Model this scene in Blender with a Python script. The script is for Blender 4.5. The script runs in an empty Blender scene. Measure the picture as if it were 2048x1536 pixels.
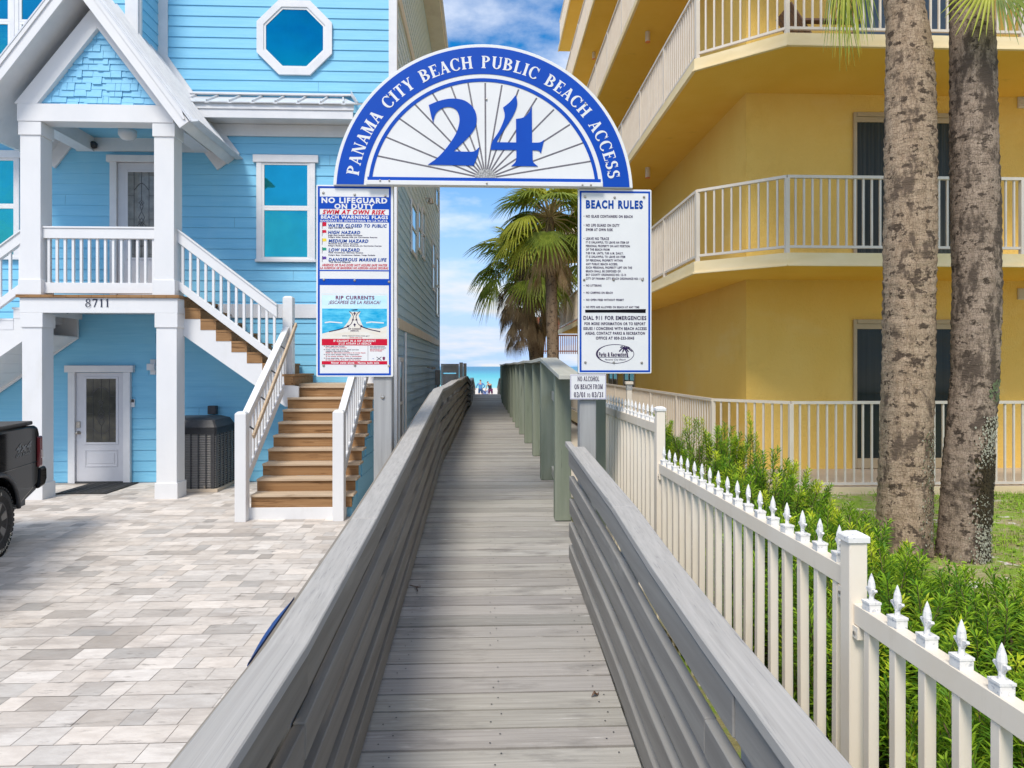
import bpy, bmesh, math, random
from math import sin, cos, pi, radians, sqrt, atan2
from mathutils import Vector, Matrix
random.seed(7)
S = bpy.context.scene
COL = S.collection

# ------------------------------------------------------------------ camera
F = 1365.33; TH = radians(2.22); CZ = 2.17; HOR = 733.0
cam = bpy.data.objects.new('camera', bpy.data.cameras.new('camera'))
COL.objects.link(cam); S.camera = cam
cam.location = (0, 0, CZ); cam.rotation_euler = (radians(90), 0, -TH)
cam.data.sensor_width = 36; cam.data.lens = 24.0
cam.data.shift_y = -(768 - HOR) / 2048.0
cam.data.clip_start = .05; cam.data.clip_end = 60000

# ------------------------------------------------------------------ sky and sun
SUN_EL, SUN_AZ = radians(52), radians(203)       # azimuth clockwise from +Y
w = bpy.data.worlds.new('World'); S.world = w; w.use_nodes = True
OFFX = .25
nt = w.node_tree; N = nt.nodes; L = nt.links
bg = N['Background']; bg.inputs['Strength'].default_value = .15
sky = N.new('ShaderNodeTexSky'); sky.sky_type = 'NISHITA'; sky.sun_disc = False
sky.sun_elevation = SUN_EL; sky.sun_rotation = SUN_AZ; sky.air_density = 1.0; sky.dust_density = .4; sky.ozone_density = 2.0
hsv = N.new('ShaderNodeHueSaturation'); hsv.inputs['Saturation'].default_value = 1.5; hsv.inputs['Value'].default_value = .60
L.new(sky.outputs[0], hsv.inputs['Color'])
tc = N.new('ShaderNodeTexCoord'); sep = N.new('ShaderNodeSeparateXYZ'); L.new(tc.outputs['Generated'], sep.inputs[0])
zz = N.new('ShaderNodeMath'); zz.operation = 'MAXIMUM'; zz.inputs[1].default_value = 0; L.new(sep.outputs['Z'], zz.inputs[0])
za = N.new('ShaderNodeMath'); za.operation = 'ADD'; za.inputs[1].default_value = .16; L.new(zz.outputs[0], za.inputs[0])
dx = N.new('ShaderNodeMath'); dx.operation = 'DIVIDE'; L.new(sep.outputs['X'], dx.inputs[0]); L.new(za.outputs[0], dx.inputs[1])
dy = N.new('ShaderNodeMath'); dy.operation = 'DIVIDE'; L.new(sep.outputs['Y'], dy.inputs[0]); L.new(za.outputs[0], dy.inputs[1])
cmb = N.new('ShaderNodeCombineXYZ'); ox = N.new('ShaderNodeMath'); ox.operation = 'ADD'; ox.inputs[1].default_value = OFFX; L.new(dx.outputs[0], ox.inputs[0]); L.new(ox.outputs[0], cmb.inputs[0]); L.new(dy.outputs[0], cmb.inputs[1]); cmb.inputs[2].default_value = 2.5
nz = N.new('ShaderNodeTexNoise'); nz.inputs['Scale'].default_value = 1.25; nz.inputs['Detail'].default_value = 8; nz.inputs['Roughness'].default_value = .56
L.new(cmb.outputs[0], nz.inputs['Vector'])
cr = N.new('ShaderNodeValToRGB'); cr.color_ramp.elements[0].position = .44; cr.color_ramp.elements[1].position = .66
L.new(nz.outputs['Fac'], cr.inputs[0])
mx = N.new('ShaderNodeMix'); mx.data_type = 'RGBA'
hz = N.new('ShaderNodeMapRange'); hz.inputs['From Min'].default_value = .0; hz.inputs['From Max'].default_value = .42; hz.inputs['To Min'].default_value = 1; hz.inputs['To Max'].default_value = 0
hz.interpolation_type = 'SMOOTHSTEP'; L.new(zz.outputs[0], hz.inputs['Value'])
hm = N.new('ShaderNodeMix'); hm.data_type = 'RGBA'; hm.inputs[7].default_value = (1.75, 2.45, 3.7, 1); L.new(hz.outputs[0], hm.inputs[0]); L.new(hsv.outputs[0], hm.inputs[6])
L.new(cr.outputs[0], mx.inputs[0]); L.new(hm.outputs[2], mx.inputs[6]); cg = N.new('ShaderNodeMapRange'); cg.inputs['From Min'].default_value = .10; cg.inputs['From Max'].default_value = .85; cg.inputs['To Min'].default_value = 3.1; cg.inputs['To Max'].default_value = 7.5; L.new(zz.outputs[0], cg.inputs['Value'])
ct = N.new('ShaderNodeVectorMath'); ct.operation = 'SCALE'; ct.inputs[0].default_value = (1.0, .985, .96); L.new(cg.outputs[0], ct.inputs['Scale']); L.new(ct.outputs[0], mx.inputs[7])
L.new(mx.outputs[2], bg.inputs['Color'])

sun = bpy.data.objects.new('sun', bpy.data.lights.new('sun', 'SUN')); COL.objects.link(sun)
sun.data.energy = 1.6; sun.data.angle = radians(18); sun.data.color = (1, .93, .82)
sd = Vector((sin(SUN_AZ) * cos(SUN_EL), cos(SUN_AZ) * cos(SUN_EL), sin(SUN_EL)))
sun.rotation_euler = sd.to_track_quat('Z', 'Y').to_euler(); sun.location = (-6, -3, 20)
S.view_settings.view_transform = 'Standard'; S.view_settings.look = 'None'
S.view_settings.exposure = 1.03; S.view_settings.gamma = 1

# ------------------------------------------------------------------ measuring helpers
_c, _s = cos(TH), sin(TH)
def ray(px, py):
    u = (px - 1024) / F
    return (u * _c + _s, _c - u * _s, (HOR - py) / F)
def atY(px, py, Y):
    r = ray(px, py); t = Y / r[1]; return (r[0] * t, Y, CZ + r[2] * t)
def atX(px, py, X):
    r = ray(px, py); t = X / r[0]; return (X, r[1] * t, CZ + r[2] * t)
def atD(px, py, d):
    r = ray(px, py); return (r[0] * d, r[1] * d, CZ + r[2] * d)
def lerp_path(pts, y):
    if y <= pts[0][0]:
        a, b = pts[0], pts[1]
    elif y >= pts[-1][0]:
        a, b = pts[-2], pts[-1]
    else:
        for a, b in zip(pts, pts[1:]):
            if a[0] <= y <= b[0]: break
    return a[1] + (b[1] - a[1]) * (y - a[0]) / (b[0] - a[0])

# ------------------------------------------------------------------ materials
def M(name, c1, c2=None, sc=(6, 6, 6), rough=.6, bump=0., bsc=None, metal=0., spec=.5, det=5, ramp=(.35, .65),
      stain=None, stain2=None, attr=None, coat=0., bdist=.01, trans=0.):
    m = bpy.data.materials.new(name); m.use_nodes = True
    t = m.node_tree; n = t.nodes; l = t.links; b = n['Principled BSDF']
    b.inputs['Roughness'].default_value = rough; b.inputs['Metallic'].default_value = metal
    b.inputs['Specular IOR Level'].default_value = spec
    if coat: b.inputs['Coat Weight'].default_value = coat
    c1 = tuple(c1) + (1,)
    c2 = tuple(c2) + (1,) if c2 else c1
    tcn = n.new('ShaderNodeTexCoord'); oi = n.new('ShaderNodeObjectInfo')
    mul = n.new('ShaderNodeMath'); mul.operation = 'MULTIPLY'; mul.inputs[1].default_value = 37.0; l.new(oi.outputs['Random'], mul.inputs[0])
    add = n.new('ShaderNodeVectorMath'); add.operation = 'ADD'; l.new(tcn.outputs['Object'], add.inputs[0]); l.new(mul.outputs[0], add.inputs[1])
    def noise(scale, detail=det, r=.6):
        mp = n.new('ShaderNodeMapping'); mp.inputs['Scale'].default_value = scale; l.new(add.outputs[0], mp.inputs['Vector'])
        z = n.new('ShaderNodeTexNoise'); z.inputs['Scale'].default_value = 1; z.inputs['Detail'].default_value = detail; z.inputs['Roughness'].default_value = r
        l.new(mp.outputs[0], z.inputs['Vector']); return z
    def rampn(z, lo, hi, a, bb):
        r = n.new('ShaderNodeValToRGB'); r.color_ramp.elements[0].position = lo; r.color_ramp.elements[1].position = hi
        r.color_ramp.elements[0].color = a; r.color_ramp.elements[1].color = bb; l.new(z.outputs['Fac'], r.inputs[0]); return r
    z1 = noise(sc); col = rampn(z1, ramp[0], ramp[1], c1, c2).outputs[0]
    if attr:
        a = n.new('ShaderNodeAttribute'); a.attribute_name = attr
        x = n.new('ShaderNodeMix'); x.data_type = 'RGBA'; x.blend_type = 'MULTIPLY'; x.inputs[0].default_value = 1
        l.new(col, x.inputs[6]); l.new(a.outputs['Color'], x.inputs[7]); col = x.outputs[2]
    for st in (stain, stain2):
        if st:
            scol, ssc, lo, hi = st
            zs = noise(ssc, 6, .65); r = rampn(zs, lo, hi, (0, 0, 0, 1), (1, 1, 1, 1))
            x = n.new('ShaderNodeMix'); x.data_type = 'RGBA'; l.new(r.outputs[0], x.inputs[0]); l.new(col, x.inputs[6])
            x.inputs[7].default_value = tuple(scol) + (1,); col = x.outputs[2]
    l.new(col, b.inputs['Base Color'])
    if trans:
        tr = n.new('ShaderNodeBsdfTranslucent'); ms = n.new('ShaderNodeMixShader'); ms.inputs[0].default_value = trans; out = n['Material Output']
        l.new(col, tr.inputs['Color']); l.new(b.outputs[0], ms.inputs[1]); l.new(tr.outputs[0], ms.inputs[2]); l.new(ms.outputs[0], out.inputs['Surface'])
    if bump:
        zb = noise(bsc or sc, 6)
        bp = n.new('ShaderNodeBump'); bp.inputs['Strength'].default_value = bump; bp.inputs['Distance'].default_value = bdist
        l.new(zb.outputs['Fac'], bp.inputs['Height']); l.new(bp.outputs[0], b.inputs['Normal'])
    return m

def glass(name, tint, rough=.03, metal=.9, wob=0):
    m = M(name, tint, tuple(c * .8 for c in tint), (1.2, 1.2, 1.2), rough=rough, metal=metal, bump=wob, bsc=(.8, .8, .8), bdist=.05)
    return m

WHITE = M('white_paint', (.71, .715, .72), (.75, .75, .75), (2, 2, 1), rough=.5, spec=.3, stain=((.63, .62, .59), (1.3, 1.3, .6), .60, .85))
TRIM = M('white_trim', (.66, .67, .69), (.74, .74, .75), (3, 3, 3), rough=.5)
BLUE = M('blue_siding', (.20, .53, .755), (.24, .575, .79), (1.5, 30, 30), rough=.5, spec=.25, bump=.12, bsc=(3, 60, 90), bdist=.004, stain=((.27, .58, .77), (.9, .9, .25), .55, .8))
JOINTB = M('siding_joint', (.07, .22, .36), rough=.8)
SHING = M('blue_shingle', (.22, .54, .78), (.26, .59, .81), (9, 9, 30), rough=.55, spec=.3)
SIDE = M('side_siding_bounce_offset', (.42, .65, .88), (.50, .71, .90), (8, .6, 6), rough=.7, spec=.3, bump=.1, bsc=(60, 2, 60), bdist=.004, stain=((.32, .47, .60), (6, .25, .5), .5, .8), stain2=((.68, .75, .78), (6, 2, .25), .58, .8))  # streaked blue siding, its colour shifted to offset shade and yellow bounce light
SIDEHI = M('pale_side_siding', (.62, .77, .90), (.68, .80, .90), (8, .6, 6), rough=.7)  # upper side siding, likewise blued against the bounce light
CREAM = M('cream_trim', (.66, .60, .51), (.72, .67, .58), (3, 3, 3), rough=.6, stain=((.5, .44, .36), (2, .6, 2), .55, .8))
STEPW = M('treated_pine', (.26, .14, .062), (.36, .21, .10), (1.0, 14, 60), rough=.75, spec=.15, bump=.15, bsc=(2, 40, 80), bdist=.004, ramp=(.3, .7), stain=((.14, .07, .03), (1.6, 8, 22), .56, .67), stain2=((.46, .30, .17), (1.2, 10, 30), .6, .75))
TREAD = M('tread_pine', (.46, .345, .235), (.58, .46, .33), (1.2, 40, 30), rough=.65, spec=.15, bump=.12, bsc=(2, 50, 60), bdist=.003, stain=((.27, .18, .11), (1.5, 14, 12), .60, .76))
DECKW = M('deck_grey_boards', (.30, .283, .258), (.43, .408, .375), (2.2, 95, 30), rough=.85, spec=.12, bump=.35, bsc=(2.5, 120, 90), bdist=.004, ramp=(.3, .7), stain=((.58, .555, .52), (3, 34, 9), .62, .72), stain2=((.225, .212, .195), (1.6, 6, 1.2), .54, .72), attr='tone')
RAILTOP = M('rail_grey_paint', (.35, .335, .31), (.45, .43, .40), (70, .5, 70), rough=.75, spec=.15, bump=.25, bsc=(90, 1.2, 90), bdist=.003, ramp=(.3, .7), stain=((.25, .245, .24), (130, .8, 130), .58, .70), stain2=((.57, .555, .53), (16, 7, 16), .72, .80))
RAILW = M('rail_board_shaded_paint', (.22, .198, .168), (.285, .26, .222), (12, .7, 16), rough=.75, spec=.1, bump=.25, bsc=(50, 2, 60), bdist=.004, stain=((.36, .33, .28), (5, 1.2, 6), .58, .78), stain2=((.11, .10, .09), (28, 3, 28), .66, .77))  # left boards: shade on the inner faces is put into the paint colour
RAILR = M('rail_board_shaded_paint_right', (.235, .225, .21), (.30, .29, .27), (12, .7, 16), rough=.75, spec=.1, bump=.25, bsc=(50, 2, 60), bdist=.004, stain=((.40, .385, .35), (5, 1.2, 6), .60, .78), stain2=((.12, .115, .105), (28, 6, 28), .68, .77))  # right boards: paint darkened so the faces look shaded beside sunlit tops
POSTW = M('grey_post_paint', (.30, .30, .295), (.38, .38, .37), (22, 22, 1.2), rough=.7, spec=.3, bump=.25, bsc=(60, 60, 2), bdist=.004, stain=((.18, .18, .175), (45, 45, .9), .63, .70))
GREENW = M('green_post_paint', (.215, .245, .185), (.27, .295, .235), (14, 14, 1.1), rough=.8, spec=.1, bump=.3, bsc=(50, 50, 1.5), bdist=.005, stain=((.07, .08, .065), (30, 30, .8), .64, .68), stain2=((.30, .24, .15), (6, 6, .8), .66, .78))
GREENCAP = M('green_cap_paint', (.42, .42, .36), (.50, .49, .43), (20, .8, 20), rough=.7, bump=.2, bsc=(60, 2, 60), bdist=.003)
VINYL = M('cream_white_vinyl', (.79, .69, .55), (.83, .745, .62), (3, 3, 2), rough=.4, spec=.25, stain=((.64, .55, .42), (6, 6, 1.2), .58, .82), stain2=((.45, .35, .20), (25, 25, 4), .72, .80))
FINIAL = M('worn_finial_paint', (.74, .72, .68), (.82, .80, .76), (30, 30, 30), rough=.5, spec=.3, stain=((.42, .43, .46), (70, 70, 70), .56, .66))
YEL = M('yellow_stucco', (.87, .565, .135), (.90, .61, .165), (1.1, 1.1, .5), rough=.85, spec=.1, bump=1.0, bsc=(45, 45, 26), bdist=.016, stain=((.76, .46, .09), (1.5, 1.5, .9), .60, .88), stain2=((.91, .66, .24), (.5, .5, 1.2), .55, .8))
SOFF = M('yellow_soffit', (.84, .52, .09), (.87, .56, .115), (1.2, 1.2, 1.2), rough=.85, spec=.1, bump=.6, bsc=(36, 36, 36), bdist=.01, stain=((.50, .31, .07), (1.1, 1.7, 2), .66, .85))
SLAB = M('slab_edge_cream', (.78, .62, .34), (.83, .68, .42), (2, 2, 8), rough=.8, bump=.3, bsc=(30, 30, 30), bdist=.006)
RAILY = M('almond_railing', (.66, .58, .48), (.71, .64, .54), (4, 4, 4), rough=.4)
PATIO = M('patio_concrete', (.52, .43, .33), (.58, .49, .38), (3, 3, 3), rough=.8)
DFRAME = M('tan_door_frame', (.44, .34, .20), (.50, .39, .24), (3, 3, 3), rough=.4)
DGLASS = M('dark_door_glass', (.022, .030, .028), (.034, .043, .040), (14, .5, .3), rough=.06, spec=.2)
BGLASS = M('blue_door_glass', (.09, .13, .17), (.11, .155, .20), (.5, .5, .5), rough=.15, spec=.12)
CURT = M('curtain', (.045, .055, .052), (.085, .10, .095), (16, 1, .4), rough=.9)
GLW = glass('tinted_window_glass', (.03, .40, .46), .02, .95, .12)
GLO = glass('octagon_glass', (.0, .21, .38), .03, .95)
GLD = M('door_glass', (.16, .165, .16), (.24, .245, .235), (5, 5, 7), rough=.06, spec=.5)
GLD2 = M('dark_entry_glass', (.035, .036, .03), (.07, .07, .055), (4, 4, 5), rough=.05, spec=.5, stain=((.12, .10, .05), (4, 4, 5), .58, .72))
LEAD = M('lead_came', (.05, .05, .055), rough=.5)
DOORP = M('door_grey_paint', (.58, .58, .61), (.62, .62, .65), (3, 3, 3), rough=.4)
METALR = M('white_metal_roof', (.62, .63, .65), (.70, .71, .72), (4, 4, 4), rough=.35, metal=.15)
BLK = M('charcoal_metal', (.035, .035, .038), (.055, .055, .058), (30, 30, 30), rough=.5)
ACG = M('dark_grille', (.24, .225, .205), (.29, .275, .255), (40, 40, 40), rough=.6)
RUB = M('black_rubber', (.02, .02, .02), (.04, .038, .036), (30, 30, 30), rough=.85, bump=.2)
STEEL = M('steel_bolt', (.50, .48, .44), (.36, .30, .24), (40, 40, 40), rough=.35, metal=.8)
NAVY = M('navy_number', (.02, .022, .05), rough=.4)
SBLUE = M('sign_blue', (.0, .058, .40), (.0, .066, .43), (3, 3, 3), rough=.5, spec=.2)
STRIPB = M('dark_strip_blue', (.0, .03, .15), (.0, .05, .22), (3, 3, 3), rough=.5)
SWHITE = M('sign_white', (.71, .71, .70), (.75, .75, .74), (2.5, 2.5, 2.5), rough=.45, spec=.3, stain=((.70, .70, .69), (2, 2, .8), .58, .85))
SRED = M('sign_red', (.55, .008, .035), rough=.6, spec=.15)
SINK = M('sign_ink', (.03, .015, .065), rough=.6, spec=.15)
SNAVY = M('sign_text_blue', (.0, .055, .30), rough=.6, spec=.15)
SMAR = M('sign_maroon', (.16, .01, .07), rough=.4)
SGREEN = M('flag_green', (.0, .28, .17), rough=.4)
SYEL = M('flag_yellow', (.80, .60, .02), rough=.4)
SPUR = M('flag_purple', (.09, .03, .28), rough=.4)
SGREY = M('spoke_grey', (.09, .08, .10), (.16, .15, .17), (30, 30, 30), rough=.6)
HUBG = M('hub_worn_grey', (.22, .22, .22), (.45, .45, .44), (120, 120, 120), rough=.7, ramp=(.45, .55))
SAQUA = M('poster_water', (.0, .33, .60), (.12, .56, .76), (9, 9, 30), rough=.5, spec=.2)
SSKY = M('poster_sky', (.45, .72, .86), (.62, .80, .88), (3, 3, 10), rough=.4)
SSAND = M('poster_sand', (.72, .66, .55), (.76, .74, .68), (10, 10, 30), rough=.4)
BLACKBAR = M('black_tape', (.006, .005, .008), rough=.8, spec=.1)
def trunkmat(name, a, b, dark, lich=None):
    return M(name, a, b, (22, 22, 6), rough=.95, bump=.7, bsc=(24, 24, 60), bdist=.015, ramp=(.3, .7), stain=(dark, (11, 11, 15), .55, .60), stain2=lich)
def barkmat(name, a, b, dark, c0, c1, lo, hi):
    m = trunkmat(name, a, b, dark); t = m.node_tree; n = t.nodes; l = t.links; bs = n['Principled BSDF']
    old = bs.inputs['Base Color'].links[0].from_socket
    tcn = n.new('ShaderNodeTexCoord'); mp = n.new('ShaderNodeMapping'); mp.inputs['Scale'].default_value = (1, 1, .30); l.new(tcn.outputs['Object'], mp.inputs[0])
    wn = n.new('ShaderNodeTexNoise'); wn.inputs['Scale'].default_value = 14; l.new(mp.outputs[0], wn.inputs['Vector'])
    ad = n.new('ShaderNodeVectorMath'); ad.operation = 'MULTIPLY_ADD'; ad.inputs[1].default_value = (.05, .05, .05); l.new(wn.outputs['Color'], ad.inputs[0]); l.new(mp.outputs[0], ad.inputs[2])
    vo = n.new('ShaderNodeTexVoronoi'); vo.feature = 'DISTANCE_TO_EDGE'; vo.inputs['Scale'].default_value = 52; l.new(ad.outputs[0], vo.inputs['Vector'])
    r = n.new('ShaderNodeValToRGB'); r.color_ramp.elements[0].position = .02; r.color_ramp.elements[1].position = .09; r.color_ramp.elements[0].color = (.30, .27, .25, 1); r.color_ramp.elements[1].color = (1, 1, 1, 1); l.new(vo.outputs['Distance'], r.inputs[0])
    x = n.new('ShaderNodeMix'); x.data_type = 'RGBA'; x.blend_type = 'MULTIPLY'; x.inputs[0].default_value = .55; l.new(old, x.inputs[6]); l.new(r.outputs[0], x.inputs[7])
    # large weathered dark zones broken up by fine vertical fibres
    n1 = n.new('ShaderNodeTexNoise'); n1.inputs['Scale'].default_value = 1; n1.inputs['Detail'].default_value = 8; n1.inputs['Roughness'].default_value = .68
    mq = n.new('ShaderNodeMapping'); mq.inputs['Scale'].default_value = (6, 6, 2.6); mq.inputs['Location'].default_value = (c0, c1, 0); l.new(tcn.outputs['Object'], mq.inputs[0]); l.new(mq.outputs[0], n1.inputs['Vector'])
    r2 = n.new('ShaderNodeValToRGB'); r2.color_ramp.elements[0].position = lo; r2.color_ramp.elements[1].position = hi; l.new(n1.outputs['Fac'], r2.inputs[0])
    y = n.new('ShaderNodeMix'); y.data_type = 'RGBA'; l.new(r2.outputs[0], y.inputs[0]); l.new(x.outputs[2], y.inputs[6]); y.inputs[7].default_value = (dark[0] * 1.25, dark[1] * 1.25, dark[2] * 1.25, 1)
    l.new(y.outputs[2], bs.inputs['Base Color']); bs.inputs['Specular IOR Level'].default_value = .15
    return m
TR1 = barkmat('palm_bark_tan', (.31, .22, .145), (.445, .335, .235), (.10, .072, .052), 3, 1, .54, .61)
TR2 = barkmat('palm_bark_lichen', (.255, .19, .14), (.38, .295, .225), (.08, .06, .046), 8, 5, .49, .57)
TR3 = trunkmat('palm_bark_brown', (.20, .14, .09), (.33, .245, .17), (.10, .07, .05))
FR1 = M('palm_leaf_green', (.15, .22, .03), (.33, .42, .07), (5, 5, 5), rough=.5, spec=.3, trans=.4)
FR2 = M('palm_leaf_yellow', (.42, .46, .05), (.55, .58, .09), (5, 5, 5), rough=.5, spec=.3, trans=.4)
FRD = M('palm_leaf_dead', (.42, .29, .16), (.66, .50, .31), (7, 7, 3), rough=.9, spec=.1, trans=.25)
FRD2 = M('palm_leaf_dead_dark', (.28, .20, .125), (.46, .36, .24), (7, 7, 3), rough=.9, spec=.1, trans=.2)
PET = M('palm_petiole', (.30, .26, .10), (.42, .30, .16), (9, 9, 9), rough=.6)
LF1 = M('shrub_leaf_dark', (.075, .19, .015), (.15, .31, .025), (5, 5, 5), rough=.5, spec=.2, trans=.3)
LF2 = M('shrub_leaf_mid', (.22, .40, .02), (.36, .52, .035), (5, 5, 5), rough=.5, spec=.2, trans=.3)
LF3 = M('shrub_leaf_new', (.50, .60, .03), (.62, .68, .05), (5, 5, 5), rough=.5, spec=.2, trans=.25)
STEM = M('shrub_stem', (.10, .08, .04), (.16, .12, .06), (20, 20, 20), rough=.9)
GR1 = M('grass_green', (.17, .32, .025), (.33, .47, .05), (4, 4, 4), rough=.7, spec=.2)
GR2 = M('grass_dry', (.36, .33, .13), (.45, .38, .20), (4, 4, 4), rough=.8)
LAWN = M('sandy_lawn_soil', (.30, .27, .12), (.42, .38, .22), (2.5, 2.5, 2.5), rough=.95, spec=.1, bump=.8, bsc=(30, 30, 30), bdist=.03, stain=((.22, .33, .045), (5, 5, 5), .44, .56), stain2=((.68, .63, .57), (4, 4, 4), .60, .66))
SAND = M('sand', (.62, .56, .47), (.70, .65, .57), (.6, .6, .6), rough=.95, bump=.3, bsc=(8, 8, 8))
ASPH = M('asphalt', (.05, .05, .05), (.07, .07, .07), (20, 20, 20), rough=.9)
PAVER = M('paver_stone', (.60, .545, .49), (.70, .645, .585), (7, 16, 7), rough=.9, spec=.15, bump=.3, bsc=(60, 60, 60), bdist=.003, attr='tone', stain=((.23, .205, .185), (4, 16, 5), .59, .72), stain2=((.43, .385, .345), (1.2, 4.2, 1.4), .50, .70))
JOINT = M('paver_joint_sand', (.56, .48, .39), (.47, .405, .335), (9, 9, 9), rough=.95)
CARP = M('black_car_paint', (.004, .004, .0045), (.005, .005, .0055), (2, 2, 2), rough=.06, spec=.10)
CARG = M('car_window', (.01, .012, .013), rough=.03, spec=.8)
RIM = M('wheel_rim_grey', (.12, .12, .125), (.17, .17, .17), (6, 6, 6), rough=.35, metal=.7)
TLR = M('tail_lamp_red', (.14, .003, .010), rough=.12, coat=.4)
TLW = M('tail_lamp_white', (.62, .56, .55), rough=.1, coat=.8)
DECAL = M('grey_decal', (.16, .16, .16), rough=.5)
TYRET = M('tyre_letter_white', (.62, .60, .52), rough=.6)
VINB = M('black_vinyl_cover', (.05, .045, .042), (.07, .062, .056), (20, 20, 20), rough=.7)
CURTG = M('curtained_glass', (.025, .032, .029), (.065, .072, .066), (40, 2, .3), rough=.3, spec=.12)
LAMPG = M("amber_lamp_lens", (.75,.22,.05), rough=.3)
BROWNF = M('brown_fence_boards', (.58, .50, .43), (.66, .58, .51), (9, 9, 2), rough=.8, bump=.15)
REDW = M('red_brown_wood', (.20, .075, .045), (.28, .11, .07), (9, 9, 2), rough=.8)
BROWNC = M('brown_chair_wood', (.10, .055, .035), (.15, .085, .05), (9, 9, 9), rough=.6)
SKIN = M('skin', (.50, .28, .19), (.55, .32, .22), (6, 6, 6), rough=.6)
HAIR = M('dark_hair', (.03, .02, .015), (.05, .035, .025), (30, 30, 30), rough=.7)
SHB = M('blue_shirt', (.07, .20, .42), (.10, .26, .50), (14, 14, 14), rough=.9)
SHO = M('navy_shorts', (.02, .05, .14), (.03, .10, .22), (10, 10, 10), rough=.9)
TANK = M('black_tank_top', (.012, .012, .02), rough=.9)
SHR = M('red_swim_shorts', (.16, .02, .06), (.05, .02, .10), (14, 14, 14), rough=.9)
TOW = M('blue_white_towel', (.10, .22, .60), (.70, .74, .85), (9, 9, 9), rough=.95, ramp=(.45, .55))
def seamat():
    m = bpy.data.materials.new('sea_water'); m.use_nodes = True
    t = m.node_tree; n = t.nodes; l = t.links; b = n['Principled BSDF']
    tcn = n.new('ShaderNodeTexCoord'); sp = n.new('ShaderNodeSeparateXYZ'); l.new(tcn.outputs['Object'], sp.inputs[0])
    mp = n.new('ShaderNodeMapping'); mp.inputs['Scale'].default_value = (.006, .03, 1); l.new(tcn.outputs['Object'], mp.inputs[0])
    z = n.new('ShaderNodeTexNoise'); z.inputs['Scale'].default_value = 1; z.inputs['Detail'].default_value = 5; l.new(mp.outputs[0], z.inputs[0])
    ma = n.new('ShaderNodeMath'); ma.operation = 'MULTIPLY_ADD'; ma.inputs[1].default_value = 60; l.new(z.outputs['Fac'], ma.inputs[0]); l.new(sp.outputs['Y'], ma.inputs[2])
    mr = n.new('ShaderNodeMapRange'); mr.inputs['From Min'].default_value = 80; mr.inputs['From Max'].default_value = 700; l.new(ma.outputs[0], mr.inputs[0])
    r = n.new('ShaderNodeValToRGB'); e = r.color_ramp.elements
    e[0].position = 0; e[0].color = (.52, .72, .66, 1); e[1].position = 1; e[1].color = (.01, .20, .33, 1)
    for p, c in ((.10, (.22, .62, .58, 1)), (.25, (.06, .48, .50, 1)), (.55, (.02, .30, .42, 1))):
        k = e.new(p); k.color = c
    l.new(mr.outputs[0], r.inputs[0]); l.new(r.outputs[0], b.inputs['Base Color']); b.inputs['Roughness'].default_value = .35
    mp2 = n.new('ShaderNodeMapping'); mp2.inputs['Scale'].default_value = (.25, .9, 1); l.new(tcn.outputs['Object'], mp2.inputs[0])
    z2 = n.new('ShaderNodeTexNoise'); z2.inputs['Scale'].default_value = 1; z2.inputs['Detail'].default_value = 6; l.new(mp2.outputs[0], z2.inputs[0])
    bp = n.new('ShaderNodeBump'); bp.inputs['Strength'].default_value = .5; bp.inputs['Distance'].default_value = .4
    l.new(z2.outputs['Fac'], bp.inputs['Height']); l.new(bp.outputs[0], b.inputs['Normal'])
    return m
SEA = seamat()

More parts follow.
